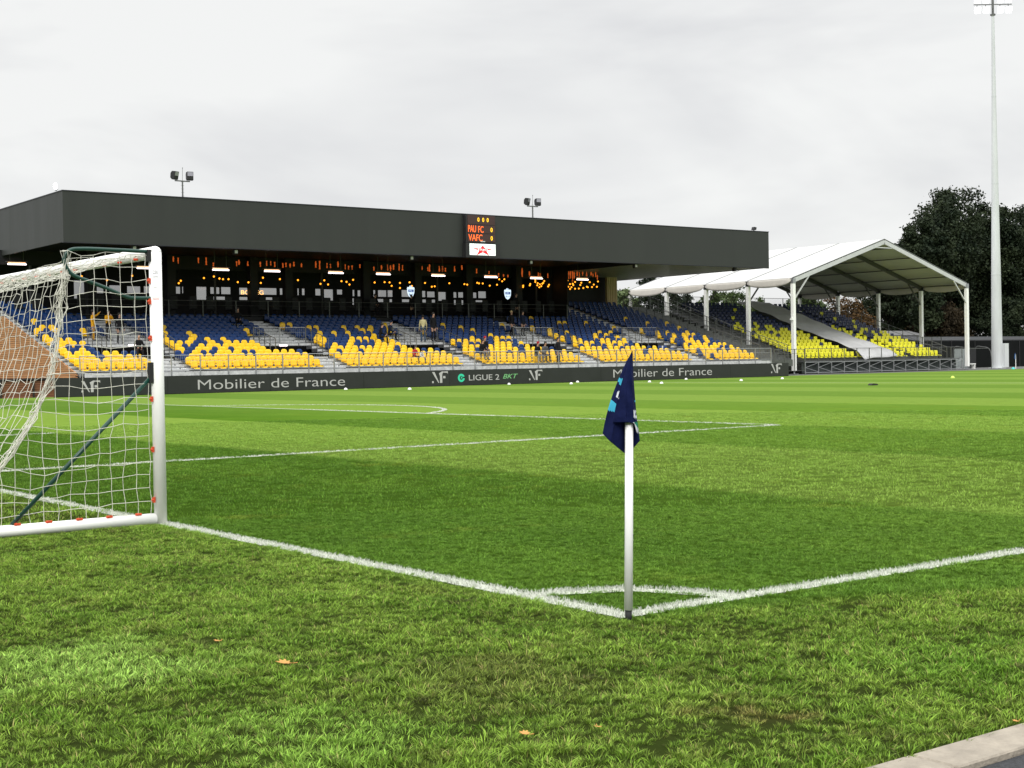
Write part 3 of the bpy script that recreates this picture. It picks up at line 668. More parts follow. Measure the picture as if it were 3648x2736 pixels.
for w_ in WIN:
    g = MB(G0); g.box((w_[0], 86.04, w_[2]), (w_[1], 86.06, w_[3])); o = g.build('window_pane', M['glass'], None); o.parent = bw; o.location = (0, 0, 0)
g = MB(G0); g.box((63.4, 84.9, 4.2), (73.0, 85.0, 8.30)); g.box((63.3, 78.2, 4.6), (63.38, 86.0, 8.6)); gp(g, 'side_wall', M['black'])
# ground-level back of stand so that nothing shows through underneath
g = MB(G0); g.box((GX0+.1, 86.13, 0), (63.4, 86.25, 4.6)); g.box((63.4, 85.01, 0), (73, 85.1, 5.2)); gp(g, 'rear_skirt', M['black'])
for xx in (27.0, 32.2, 38.0, 40.6, 46.7, 51.0, 55.5, 60.1, 63.0):
    g = MB(G0); g.box((xx-.28, 80.0, 4.6), (xx+.28, 80.5, 8.62)); gp(g, 'pillar', M['black'])
for xx in (23.5, 35.6, 43.6, 53.2, 62.4):
    g = MB(G0); g.tube([(xx, 80.9, 4.5), (xx, 80.9, 8.6)], .09, 8); gp(g, 'column', M['fascia'])
# lounge ceiling drop that hides the back of the room
g = MB(G0); g.box((GX0, 80.6, 7.75), (63.3, 80.7, 8.62)); gp(g, 'bulkhead', M['black'])
# ribbed timber fin at the right end of the lounge
g = MB(G0); x = 72.3
while x < 73.35: g.box((x, 84.0, 5.0), (x+.13, 84.25, 8.29)); x += .19
gp(g, 'timber_fin', M['fin'])
# timber end wall with horizontal boards
def zc(y): return 1.15+max(0, (y-67.2))*DZ/DY*1.0
g = MB(G0); zb = 0.95
while zb < 4.5:
    ys = 67.0 if zb < 1.15 else 67.0+(zb-1.15)*DY/DZ
    g.prism([(ys, zb), (86.2, zb), (86.2, zb+.10), (ys+.30, zb+.10)], 'x', GX0-.10, GX0-.02); zb += .118
ew = gp(g, 'end_cladding', M['wood'])
g = MB(G0); zb = .0
while zb < .92:
    g.box((GX0-.12, 66.2, zb), (GX0-.03, 86.2, zb+.10)); zb += .118
gp(g, 'end_cladding_lower', M['woodr'])
g = MB(G0); g.box((GX0-.02, 66.95, 0), (GX0-.001, 86.2, 1.0)); gp(g, 'end_backing', M['black'])
# right-hand access stair with sloping railings
g = MB(G0)
for n in range(0, 24): g.box((GX1+.02, rowy(n)-.1, max(0, rowz(n)-.5)), (76.0, rowy(n+1)-.103, rowz(n)))
gp(g, 'access_stair', M['galvd'])
for xx, mt in ((GX1+.3, M['galvd']), (75.9, M['galvd'])):
    g = MB(G0); ya, yb2 = 67.5, 83.0; sl = DZ/DY
    for hh, rd in ((1.1, .024), (.75, .014), (.4, .014)): g.tube([(xx, ya, 1.2+hh), (xx, yb2, 1.2+hh+(yb2-ya)*sl)], rd, 6)
    y = ya
    while y <= yb2: g.bar((xx, y, 1.2+(y-ya)*sl-.2), (xx, y, 1.2+(y-ya)*sl+1.12), .045); y += .95
    y = ya
    while y <= yb2: g.bar((xx, y, 1.25+(y-ya)*sl), (xx, y, 1.2+(y-ya)*sl+1.1), .010); y += .16
    gp(g, 'stair_railing', mt)
railing('stair_end_railing', 73.0, 76.3, 66.2, .25, 1.95, 1.1, mt=M['galvd'], bars=.12)

# low timber wall left of the stand
lw = empty('timber_wall', (14, 66.2, 0), 'low reddish board wall with black rail posts left of the grandstand', 'wall')
g = MB((14, 66.2, 0)); z = 0
while z < .82: g.box((2, 66.3, z), (20.9, 66.36, z+.09)); z += .108
o = g.build('boards', M['woodr'], lw)
g = MB((14, 66.2, 0)); g.bar((2, 66.22, .93), (20.9, 66.22, .93), .06); g.build('top_rail', M['rubber'], lw)
x = 2.4
while x < 21: g = MB((14, 66.2, 0)); g.bar((x, 66.22, 0), (x, 66.22, .93), .07); g.build('post', M['rubber'], lw); x += 1.63
g = MB((14, 66.2, 0)); g.box((2, 66.37, 0), (20.9, 66.40, .9)); g.build('backing', M['void'], lw)
# ---------------------------------------------------------------- seats
def seat_parts(sq=False):
    V = []; F = []
    def gridp(fn, nu, nv, th, nrm):
        b = len(V)
        for s in (0, 1):
            for j in range(nv+1):
                for i in range(nu+1):
                    p = Vector(fn(i/nu, j/nv)); V.append(p+Vector(nrm)*th*s)
        n = (nu+1)*(nv+1)
        for j in range(nv):
            for i in range(nu):
                a = b+j*(nu+1)+i; F.append((a, a+1, a+nu+2, a+nu+1)); F.append((a+n, a+nu+1+n, a+nu+2+n, a+1+n))
        for i in range(nu):
            a = b+i; F.append((a, a+n, a+n+1, a+1)); a = b+nv*(nu+1)+i; F.append((a, a+1, a+n+1, a+n))
        for j in range(nv):
            a = b+j*(nu+1); F.append((a, a+nu+1, a+nu+1+n, a+n)); a += nu; F.append((a, a+n, a+nu+1+n, a+nu+1))
    def back(u, v):
        w_ = (.215 if sq else .203-.055*max(0, (v-.55)/.45)**1.6); x = (u*2-1)*w_
        return (x, .30+.07*v+.05*(1-abs(u*2-1)**2)*(1-v*.4), .17+.41*v-(0 if sq else .035*abs(u*2-1)**4*(v > .99)))
    def pan(u, v):
        x = (u*2-1)*.215; return (x, -.10+.42*v, .155+.03*abs(u*2-1)**3-.05*(1-v)**6-.01*math.sin(v*3.1))
    gridp(back, 6, 4, .018, (0, .9, 0)); gridp(pan, 4, 4, .02, (0, 0, -1))
    return np.array([tuple(v) for v in V]), np.array(F)
SV, SF = seat_parts(); TV, TF = seat_parts(True)
def seat_mesh(name, V, F, mt):
    me = np_mesh(name, V, None, F, [mt], smooth=False); return me
seatm = {c: seat_mesh('seat', SV, SF, M[c]) for c in ('yellow', 'blue')}
tseatm = {c: seat_mesh('seat', TV, TF, M[c]) for c in ('lemon', 'navy')}
ords = ['front', 'second', 'third', 'fourth', 'fifth', 'sixth', 'seventh', 'eighth', 'ninth', 'tenth', 'eleventh', 'twelfth', 'thirteenth', 'fourteenth', 'fifteenth', 'sixteenth']
seat_list = []    # (x, y, z, colour, block, row)
bl = [(21.5, 25.7), (27.8, 36.0), (37.7, 45.9), (47.55, 55.75), (57.4, 65.7), (67.3, 72.45)]
pyel = [.99, .96, .85, .75, .66, .57, .47, .37, .27, .20, .14, .10, .07, .05, .03, .02]
rs = random.Random(5)
for bi, (a, b) in enumerate(bl):
    n_ = int((b-a)/.49); dx = (b-a)/n_
    for n in range(23):
        for i in range(n_):
            x = a+dx*(i+.5)
            if n >= ROWS and x < 63.8 and not (x < 24 and n < 20): continue
            if VR0-.5 <= n < VR1+.5 and any(va-.25 < x < vb+.25 for va, vb in VOM): continue
            if n >= VR1 and n < VR1+2 and any(va < x < vb for va, vb in VOM): continue
            p = pyel[n] if n < len(pyel) else 0
            if bi == 5: p = pyel[max(0, n-0)]*.95 if n < 16 else 0
            seat_list.append((x, rowy(n)+.10, rowz(n), 'yellow' if rs.random() < p else 'blue', bi, n))
OCC = [(25.5, 9), (24.6, 9), (25.9, 8), (35.0, 13), (42.9, 7), (46.65, 8), (47.2, 8), (55.0, 10), (56.0, 10)]
seat_list = [s for s in seat_list if not any(abs(s[0]-ox) < .3 and s[5] in (on_, on_-1) for ox, on_ in OCC)]
seat_list.sort(key=lambda s: (s[0]-CAM.x)**2+(s[1]-CAM.y)**2)
blockn = ['block behind the goal net', 'block just right of the goal post', 'third block from the left', 'block below the scoreboard', 'block behind the corner flag', 'block at the right end']
near = [s for s in seat_list if s[5] <= 9][:300]; nearset = set(near); rest = [s for s in seat_list if s not in nearset]
for s in near:
    o = bpy.data.objects.new('seat', seatm[s[3]]); COL.objects.link(o); o.location = s[:3]
    tag(o, '%s plastic seat in the %s row of the %s' % (s[3], ords[s[5]], blockn[s[4]]), 'seat', 'seats of the grandstand')
def seat_mass(name, lst, V, F, cols, label):
    nv = len(V); VV = np.concatenate([V+np.array(s[:3]) for s in lst]); FF = np.concatenate([F+i*nv for i in range(len(lst))])
    mi = np.repeat([cols.index(s[3]) for s in lst], len(F))
    me = np_mesh(name, VV, None, FF, [M[c] for c in cols], mi); o = link_mesh(name, me); tag(o, label, 'seat', None, 'stuff'); return o
seat_mass('seat_rows', rest, SV, SF, ['yellow', 'blue'], 'remaining yellow and blue seats filling the grandstand terrace')

# black seats on the platform behind
for i in range(34):
    x = 22.2+i*1.22+random.uniform(-.15, .15)
    if any(abs(x-q) < .3 for q in (36.9, 49.1)): continue
    g = MB((x, 79.0, 4.6)); g.box((x-.25, 78.8, 5.05), (x+.25, 79.2, 5.12)); g.box((x-.26, 79.2, 5.05), (x+.26, 79.27, 5.98))
    g.bar((x, 79.0, 4.6), (x, 79.0, 5.05), .06)
    o = g.build('armchair', M['black'], bevel=.03); tag(o, 'black high-backed chair in the row behind the platform railing', 'chair', 'black chairs on the lounge platform')

# ---------------------------------------------------------------- lamps in the lounge and their added reflections
BULBS = [(26.3,7.1),(27.9,6.9),(29.53,7.21),(32.63,6.8),(32.77,6.96),(34.37,7.17),(35.07,7.28),(35.46,7.16),(35.71,7.12),(36.1,7.13),(36.76,6.95),(37.53,6.95),(38.6,7.28),(38.43,6.93),(39.85,7.21),(41.21,7.17),(43.24,7.2),(42.94,6.95),(43.53,6.92),(44.59,7.17),(44.99,7.13),(45.52,7.28),(45.22,6.95),(47.26,7.13),(48.08,7.17),(48.49,7.16),(48.66,6.92),(49.36,7.14),(49.35,6.78),(50.17,7.2),(50.36,6.94),(51.49,7.18),(52.07,6.92),(52.32,6.95),(53.61,7.2),(54.95,7.16),(55.2,7.13),(56.11,7.28),(56.27,7.24),(56.61,7.24),(57.25,7.09),(57.92,7.17),(58.14,7.58),(58.41,7.44),(58.61,7.59),(60.38,7.15),(60.37,7.04),(61.06,7.29),(61.01,7.18),(61.55,7.61),(61.55,7.45),(61.78,7.36),(61.74,7.2),(61.99,7.28),(61.93,7.05),(62.12,7.14),(62.22,7.33),(62.32,7.4),(62.42,7.54),(62.79,7.13),(62.88,7.26),(64.72,7.62),(64.62,7.46),(64.78,7.14),(64.96,7.35),(64.96,6.97),(65.1,7.11),(65.23,7.39),(65.29,7.28),(65.47,7.53),(65.46,7.0),(65.84,7.02),(66.0,7.3),(66.1,7.48),(66.3,7.07),(66.66,7.18),(66.75,7.14),(66.96,7.54),(67.19,7.16),(67.37,7.36),(67.69,7.19),(67.81,7.61)]
first = None
for i, (x, z) in enumerate(BULBS):
    lab = 'amber globe bulb on a cord hanging in front of the lounge windows' if x < 57 else ('amber globe bulb in the dense cluster left of the last pillar' if x < 64 else 'amber globe bulb in the right-hand cluster near the timber fin')
    grp = 'amber bulbs hanging by the lounge' if x < 57 else ('amber bulbs in the middle cluster' if x < 64 else 'amber bulbs in the right cluster')
    e = empty('pendant_lamp', (x, 79.9, z), lab, 'lamp', grp)
    if first is None:
        g = MB(); g.ball((0, 0, 0), .062, 8, 6); mb_ = g.build('bulb', M['bulb'], e, loc=(0, 0, 0)).data; first = mb_
    else: link_mesh('bulb', first, e)
    g = MB(); g.tube([(0, 0, .06), (0, 0, 8.6-z)], .006, 4); g.build('cord', M['rubber'], e, loc=(0, 0, 0))
STREAKS = [(32.12,8.13,8.47),(32.45,8.03,8.39),(33.83,8.09,8.44),(34.37,7.99,8.49),(34.86,7.92,8.15),(36.52,7.96,8.28),(36.68,8.06,8.38),(37.31,8.01,8.31),(38.22,7.98,8.3),(38.67,8.05,8.37),(38.99,8.09,8.38),(39.28,7.99,8.32),(39.88,7.96,8.26),(40.11,8.01,8.3),(40.43,7.98,8.25),(40.71,8.06,8.37),(41.28,8.03,8.3),(42.38,8.03,8.45),(42.68,7.92,8.49),(43.25,8.02,8.35),(43.51,8.03,8.3),(44.11,8.1,8.62),(44.68,7.97,8.3),(44.94,7.97,8.22),(45.22,7.96,8.24),(45.85,8.09,8.33),(46.98,7.93,8.21),(47.6,8.01,8.32),(48.11,7.96,8.38),(48.35,7.95,8.34),(48.59,8.03,8.41),(49.06,7.98,8.46),(49.35,7.99,8.37),(51.01,8.09,8.35),(51.49,8.03,8.3),(51.64,7.98,8.55),(52.48,7.99,8.39),(52.76,8.01,8.39),(53.02,8.01,8.27),(53.82,8.03,8.42),(54.47,8.18,8.66),(55.78,7.95,8.28),(56.91,7.94,8.14),(60.0,7.78,8.45),(60.69,7.8,8.2),(61.54,7.88,8.15),(61.73,7.89,8.09),(62.46,7.77,8.11),(64.34,7.74,8.12),(64.53,7.74,8.39),(64.7,7.75,8.33),(64.9,7.54,8.3),(65.06,7.75,8.24),(65.37,7.97,8.31),(65.59,7.9,8.25),(65.91,8.01,8.32),(66.31,7.95,8.39),(66.78,8.03,8.38),(66.97,7.93,8.21),(67.25,7.94,8.39),(67.41,7.73,8.08),(57.79,7.73,8.0),(58.25,7.74,7.94),(58.65,7.72,7.92)]
for x, za, zb in STREAKS:  # added glowing shapes standing for bulb reflections in the glossy ceiling
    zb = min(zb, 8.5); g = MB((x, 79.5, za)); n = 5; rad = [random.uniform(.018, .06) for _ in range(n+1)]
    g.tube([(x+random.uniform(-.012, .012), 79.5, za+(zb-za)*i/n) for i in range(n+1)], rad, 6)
    o = g.build('reflection_streak', M['streak'], smooth=True)
    tag(o, 'slim amber streak added as a bulb reflection under the lounge ceiling', 'lamp', 'added amber bulb reflections under the ceiling')
# infrared heaters
hx = [20.6, 29.0-.4, 33.7, 37.25, 41.9, 45.55, 50.0, 54.5, 58.6, 62.95]
hp = [(22.4, 80.0, 7.75), (28.8, 76.0, 7.42)]+[(a, 76.0, 7.44) for a in (33.7, 37.25, 41.9, 45.55, 50.0, 54.5, 58.6, 62.95)]
pos_txt = ['at the far left above the goal net', 'seen through the goal net beside the post', 'first right of the goal post', 'second right of the goal post', 'third right of the goal post', 'fourth right of the goal post', 'just left of the scoreboard', 'just right of the scoreboard', 'above the middle cluster of bulbs', 'rightmost, above the right cluster of bulbs']
for (x, y, z), pt_ in zip(hp, pos_txt):
    e = empty('heater', (x, y, z), 'glowing strip heater under the roof, '+pt_, 'heater', 'strip heaters under the roof')
    g = MB(); g.box((-.62, -.10, .12), (.62, .12, .16)); g.bar((-.4, 0, .16), (-.4, 0, 8.6-z), .02); g.bar((.4, 0, .16), (.4, 0, 8.6-z), .02); g.build('reflector', M['galvd'], e, loc=(0, 0, 0))
    g = MB(); g.tube([(-.55, -.05, -.01), (.55, -.05, -.01)], .045, 8); g.build('heater_tube', M['heat'], e, loc=(0, 0, 0))
    g = MB(); g.tube([(-.52, .0, .085), (.52, .0, .085)], .022, 8); g.build('heater_tube', M['heatp'], e, loc=(0, 0, 0))
# small lit heater in the second block
for (x, y, z, lb) in ((35.5, 71.4, 2.62, 'small lit strip lamp in the stair well right of the goal post'), (26.0, 71.4, 2.7, 'small lit strip lamp in the stair well behind the goal net')):
    g = MB((x, y, z)); g.tube([(x-.2, y, z), (x+.3, y, z)], .045, 8); o = g.build('strip_lamp', M['heat']); tag(o, lb, 'lamp')
# illuminated club shields
def shield(x, y, z, label):
    e = empty('shield_sign', (x, y, z), label, 'sign')
    pts = [(-.30, .22), (-.26, .30), (-.10, .30), (-.08, .40), (.06, .40), (.08, .30), (.26, .30), (.30, .22), (.28, -.10), (.17, -.33), (0, -.44), (-.17, -.33), (-.28, -.10)]
    g = MB(); g.prism(pts, 'y', 0, .05); g.build('panel', M['signw'], e, loc=(0, 0, 0))
    g = MB(); g.prism([(-.23, .13), (.23, .13), (.22, -.06), (-.22, -.06)], 'y', -.006, -.001); g.prism([(-.17, -.16), (-.05, -.16), (-.05, -.30), (-.11, -.27)], 'y', -.006, -.001); g.prism([(.06, -.18), (.16, -.15), (.10, -.28)], 'y', -.006, -.001); g.build('emblem', M['signb'], e, loc=(0, 0, 0))
    text_obj('lettering', 'FC', .1, (x, y-.012, z+.035), M['signw'], e, width=.24, height=.12)
    text_obj('lettering', 'PAU', .1, (x, y-.012, z+.35), M['signb'], e, width=.10, height=.06)
    g = MB(); g.ball((0, -.012, -.20), .07, 10, 6, sc=(1, .15, 1)); g.build('ball', M['signw'], e, loc=(0, 0, 0))
    g = MB(); g.tube([(0, .03, .4), (0, .03, 8.6-z)], .008, 4); g.build('cord', M['rubber'], e, loc=(0, 0, 0))
shield(50.08, 79.6, 6.54, 'lit white and blue club shield hanging in the lounge left of the scoreboard')
shield(58.69, 79.6, 6.50, 'lit white and blue club shield hanging in the lounge right of the scoreboard')
e = empty('lettered_sign', (38.3, 80.8, 6.34), 'warm lit word sign in the lounge, half hidden by a black pillar', 'sign')
text_obj('lettering', 'BODEG', .4, (38.25, 80.8, 6.34), M['signo'], e, width=1.65, height=.27)

# ---------------------------------------------------------------- scoreboard
sb = empty('scoreboard', (49.2, 69.8, 8.4), 'electronic scoreboard with red lettering fixed to the dark roof edge', 'scoreboard')
SB0 = (49.2, 69.8, 8.4)
g = MB(SB0); g.box((47.95, 69.62, 9.18), (50.32, 69.96, 11.0)); g.build('housing', M['housing'], sb)
for za, zb in ((10.37, 10.95), (9.80, 10.33), (9.24, 9.76)):
    g = MB(SB0); g.box((48.08, 69.60, za), (50.28, 69.617, zb)); g.build('display_panel', M['score'], sb)
def dtext(s, xc, zc_, w_, h_, mt): return text_obj('lettering', s, .4, (xc, 69.59, zc_), mt, sb, width=w_, height=h_)
dtext('PAU', 48.42, 10.07, .62, .44, M['digit']); dtext('FC', 49.12, 10.05, .42, .42, M['digit']); dtext('0', 49.98, 10.05, .15, .28, M['digity'])
dtext('VAFC', 48.68, 9.50, 1.10, .42, M['digit']); dtext('0', 49.98, 9.50, .15, .28, M['digity'])
for xx in (48.94, 49.32, 49.68): dtext('0', xx, 10.68, .14, .26, M['digity'])
g = MB(SB0); g.box((49.08, 69.59, 9.235), (49.45, 69.598, 9.30)); g.build('maker_plate', M['alu'], sb)
g = MB(SB0); g.box((47.88, 69.55, 8.20), (50.62, 69.96, 9.15)); g.build('screen_casing', M['housing'], sb)
g = MB(SB0); g.box((48.16, 69.53, 8.36), (50.24, 69.547, 9.10)); g.build('lit_screen', M['screen'], sb, bevel=.01)
star = []; cx_, cz_ = 49.2, 8.70
for (a, b) in [(0, .31), (.19, .12), (.82, .10), (.28, -.03), (.50, -.34), (0, -.14), (-.50, -.34), (-.28, -.03), (-.82, .10), (-.19, .12)]: star.append((cx_+a, cz_+b))
g = MB(SB0); g.prism(star, 'y', 69.520, 69.528); g.build('star_emblem', M['red'], sb)
text_obj('lettering', 'Virgin', .3, (49.2, 69.515, 8.72), M['scrw'], sb, width=.80, height=.20, shear=.35)

# ---------------------------------------------------------------- LED perimeter board
YB = 64.74
lb = empty('perimeter_board', (46, YB, 0), 'long black advertising board with white lettering in front of the grandstand', 'advertising board')
LB0 = (46, YB, 0)
x = 19.28; k = 0
while x < 72.9:
    x2 = min(x+5.96, 72.97); g = MB(LB0); g.box((x+.006, YB, .03), (x2-.006, YB+.12, .96)); g.build('board_panel', M['board'], lb); x = x2
g = MB(LB0); g.box((19.3, YB+.02, 0), (72.9, YB+.3, .028)); g.build('foot', M['rubber'], lb)
YT = YB-.008
text_obj('lettering', 'Mobilier de France', .5, (31.42, YT, .46), M['led'], lb, width=8.98, height=.52, bold=-.004)
text_obj('lettering', 'Mobilier de France', .5, (60.61, YT, .50), M['led'], lb, width=9.02, height=.52, bold=-.004)
text_obj('lettering', 'LIGUE 2', .5, (45.68, YT, .47), M['led'], lb, width=2.28, height=.34)
text_obj('lettering', 'BKT', .5, (47.68, YT, .50), M['ledlime'], lb, width=1.15, height=.28, shear=.35)
g = MB(LB0)
for k in range(22):
    a0_, a1_ = 2*math.pi*(k/24+.06), 2*math.pi*((k+1)/24+.06)
    g.prism([(43.98+ra*math.cos(a), .47+ra*math.sin(a)) for ra, a in ((.12, a0_), (.25, a0_), (.25, a1_), (.12, a1_))], 'y', YB-.012, YB-.003)
g.prism([(43.93, .42), (44.0, .56), (44.06, .46)], 'y', YB-.012, YB-.003)
g.build('ring_emblem', M['ledg'], lb)
def mf(x0, w_, z0):
    g = MB(LB0); s = w_
    P = lambda pts: g.prism([(x0+a*s, z0+b*s) for a, b in pts], 'y', YB-.012, YB-.003)
    P([(0, .58), (.16, .58), (.44, .02), (.40, 0)]); P([(0, 0), (.10, 0), (.10, .10), (0, .10)])
    P([(.50, 0), (.64, 0), (.64, .40), (.50, .36)]); P([(.44, .50), (.50, .36), (.64, .40), (.66, .50), (.80, .60), (.62, .60)])
    P([(.72, .60), (1.0, .60), (1.0, .46), (.97, .52), (.74, .54)]); P([(.70, .24), (.84, .24), (.84, .36), (.70, .36)])
    g.build('monogram', M['led'], lb)
mf(20.62, .98, .22); mf(41.86, 1.14, .20); mf(49.13, 1.06, .22); mf(71.06, 1.12, .25)

# ---------------------------------------------------------------- floodlights on the roof
def roof_light(x, y, z0, h, sc, label, lit=False):
    e = empty('roof_floodlight', (x, y, z0), label, 'floodlight', 'floodlights on the grandstand roof')
    g = MB(); g.tube([(0, 0, 0), (0, 0, h)], .045, 8); g.tube([(0, 0, h), (.02, 0, h+.72)], .012, 5); g.ball((.02, 0, h+.75), .03, 6, 4)
    g.bar((-.45, 0, h), (.45, 0, h), .09, .06)
    for k in range(5): g.bar((-.10, 0, .15+k*.2), (.10, 0, .15+k*.2), .012)
    g.build('mast', M['galvd'], e, loc=(0, 0, 0))
    for sx_, rz, rx in ((-.48, .5, .55), (.44, -.15, .0)):
        q = MB(); q.prism([(-.16, -.22), (.0, -.25), (.13, -.16), (.16, .10), (.08, .23), (-.16, .25)], 'x', -.185, .185)
        o = q.build('lamp_head', M['housing'], e, loc=(sx_, 0, h+.30), bevel=.01); o.rotation_euler = (rx*.4, 0, rz)
        q = MB(); q.box((-.16, -.166, .0), (.16, -.161, .22)); p_ = q.build('lamp_glass', M['lens'], None); p_.parent = o; p_.location = (0, 0, 0)
    return e
roof_light(28.9, 70.6, 11.05, 1.0, 1, 'twin black floodlight on a short mast at the left of the grandstand roof')
roof_light(54.2, 70.6, 11.05, .86, .9, 'twin black floodlight on a short mast right of the scoreboard')
e = empty('roof_spotlight', (21.6, 70.6, 11.07), 'lit white spotlight on the left corner of the grandstand roof', 'floodlight')
g = MB(); g.bar((0, 0, 0), (0, 0, .10), .10); g.bar((-.12, 0, .1), (.12, 0, .1), .03); g.build('bracket', M['galv'], e, loc=(0, 0, 0))
g = MB(); g.ball((-.03, 0, .24), .14, 10, 6, sc=(.8, .8, 1.3)); g.build('lamp', M['lamp'], e, loc=(0, 0, 0))
e = empty('roof_spotlight', (75.5, 70.4, 11.07), 'small dark spotlight on the right end of the grandstand roof', 'floodlight')
g = MB(); g.bar((0, 0, 0), (0, 0, .12), .06); g.build('bracket', M['galvd'], e, loc=(0, 0, 0))
g = MB(); g.prism([(-.14, .10), (.10, .10), (.16, .30), (-.06, .34)], 'y', -.15, .15); g.build('lamp_head', M['housing'], e, loc=(0, 0, 0))
for i, (x, y, mt, lab) in enumerate(((25.9, 70.6, 'alu', 'seen left of the goal post'), (32.1, 70.6, 'alu', 'above the block just right of the goal post'), (44.3, 70.6, 'alu', 'left of the scoreboard'), (53.9, 70.6, 'alu', 'right of the scoreboard'), (63.4, 70.6, 'alu', 'above the timber fin'), (73.2, 70.3, 'housing', 'black one near the right end of the roof'))):
    e = empty('loudspeaker', (x, y, 8.2), 'small loudspeaker hanging under the roof edge, '+lab, 'loudspeaker', 'loudspeakers under the roof edge')
    g = MB(); g.bar((0, 0, 0), (0, 0, .10), .04); g.build('bracket', M['housing'], e, loc=(0, 0, 0))
    g = MB(); g.prism([(-.14, -.22), (.10, -.26), (.14, -.04), (.02, .04), (-.14, .02)], 'x', -.13, .13); g.build('cabinet', M['housing'], e, loc=(0, 0, 0), bevel=.01)
    g = MB(); g.prism([(-.155, -.18), (-.142, -.18), (-.142, .0), (-.155, .0)], 'x', -.09, .09); g.build('grille', M[mt], e, loc=(0, 0, 0))

# ================================================================ MARQUEE STAND
TX0, TX1, TY0, TYN = 81.6, 104.5, 72.0, 5; XM = (TX0+TX1)/2; ZE, ZR = 7.65, 11.15; BAY = 4.92
TY1 = TY0+BAY*4
tn = empty('marquee', (XM, TY0, 0), 'large white open-sided marquee roof on white columns over the right-hand stand', 'marquee'); T0 = (XM, TY0, 0)
def tz(x): return ZE+(ZR-ZE)*(1-abs(x-XM)/(XM-TX0))
for k in range(4):      # fabric bays, each side, slightly sagging between rafters
    for sgn in (-1, 1):
        V = []; F = []; nu, nv = 14, 8; xe = XM+sgn*(XM-TX0+.12)
        for s in (0, 1):
            for j in range(nv+1):
                for i in range(nu+1):
                    u = i/nu; v = j/nv; x = XM+(xe-XM)*u; y = TY0+BAY*k+BAY*v+(.03 if v == 0 else (-.03 if v == 1 else 0))
                    V.append((x, y, tz(x)+.12-.06*math.sin(math.pi*v)*math.sin(math.pi*u)-.02*s))
        n = (nu+1)*(nv+1)
        for j in range(nv):
            for i in range(nu):
                a = j*(nu+1)+i; F.append((a, a+1, a+nu+2, a+nu+1))
        F2 = [tuple(i+n for i in q[::-1]) for q in F]; g = MB(T0); g.add(V, F); b0 = len(F); g.f += F2; g.m += [1]*len(F2)
        g.build('roof_panel', [M['tent'], M['underside']], tn, smooth=True)  # underside faces take a darker, greener grey than the top
        # scalloped eave valance
        V = []; F = []; nu, nv = 12, 4
        for j in range(nv+1):
            for i in range(nu+1):
                u = i/nu; v = j/nv; dep = .26+.40*math.sin(math.pi*u)**.5
                V.append((xe+sgn*.10*math.sin(v*1.4), TY0+BAY*k+.06+(BAY-.12)*u, tz(xe)+.10-dep*v))
        for j in range(nv):
            for i in range(nu): a = j*(nu+1)+i; F.append((a, a+1, a+nu+2, a+nu+1))
        g = MB(T0); g.add(V, F); vo = g.build('valance', M['valance'], tn, smooth=True); md = vo.modifiers.new('t', 'SOLIDIFY'); md.thickness = .012
for k in range(5):
    y = TY0+BAY*k; mt = M['alu'] if k == 0 else M['rafter']
    for sgn in (-1, 1):
        xe = XM+sgn*(XM-TX0)
        g = MB(T0); g.bar((xe, y, ZE-.12), (XM, y, ZR-.12), .14, .34); g.build('rafter', mt, tn)
        g = MB(T0); g.bar((xe, y, ZE+.135), (XM, y, ZR+.135), .13, .03); g.build('roof_seam', M['seam'], tn)
        g = MB(T0); g.box((xe-.14, y-.14, .28), (xe+.14, y+.14, ZE-.35)); g.build('column', M['white'], tn)
        g = MB(T0); g.box((xe-.155, y-.155, ZE-.36), (xe+.155, y+.155, ZE+.05)); g.build('eave_bracket', M['galv'] if k == 0 else M['housing'], tn)
        g = MB(T0); g.box((xe-.24, y-.24, 0), (xe+.24, y+.24, .03)); g.tube([(xe, y, .03), (xe, y, .30)], .05, 8); g.build('base_plate', M['galv'], tn)
        g = MB(T0); g.bar((xe, y, ZE-1.75), (xe-sgn*1.9, y, ZE+.30), .10); g.build('knee_brace', M['alu'] if k == 0 else M['rafter'], tn)
for q in (.12, .34, .56, .78, .97):
    for sgn in (-1, 1):
        x = XM+sgn*(XM-TX0)*q
        for k in range(4): g = MB(T0); g.bar((x, TY0+BAY*k+.09, tz(x)-.14), (x, TY0+BAY*(k+1)-.09, tz(x)-.14), .08, .10); g.build('purlin', M['rafter'], tn)
g = MB(T0); g.bar((XM-1.3, TY0, ZR-.62), (XM+1.3, TY0, ZR-.62), .08); g.build('ridge_tie', M['alu'], tn)
g = MB(T0); g.box((TX0-.35, TY0-.10, 4.35), (TX0-.14, TY0+.06, 4.50)); g.build('camera_box', M['white'], tn)

# gable top knob
ts = empty('scaffold_stand', (93, 72.4, 0), 'tiered scaffold stand with lemon and navy seats under the white marquee', 'stand'); S0 = (93, 72.4, 0)
TDY, TDZ, TR = .80, .276, 18; TS = 73.0
def ty(n): return TS+TDY*n
def tzz(n): return 1.02+TDZ*n
g = MB(S0)
g.box((83.0, 72.15, .95), (103.6, TS-.12, 1.02))
for n in range(TR): g.box((81.9, ty(n)-.10, tzz(n)-.09), (102.6, ty(n+1)-.103, tzz(n)))
g.build('terrace', M['deck'], ts)
g = MB(S0)
for n in range(TR): g.box((82.0, ty(n)-.115, tzz(n)-.24), (102.5, ty(n)-.105, tzz(n)-.10))
g.build('riser_panels', M['galvd'], ts)
g = MB(S0); g.box((83.1, 72.5, .02), (103.5, 72.55, .94)); g.build('mesh_skirt', M['skirt'], ts)
g = MB(S0); g.prism([(72.6, 0), (ty(TR), 0), (ty(TR), tzz(TR)-.5), (72.6, .7)], 'x', 82.1, 102.4); g.build('understructure', M['void'], ts)
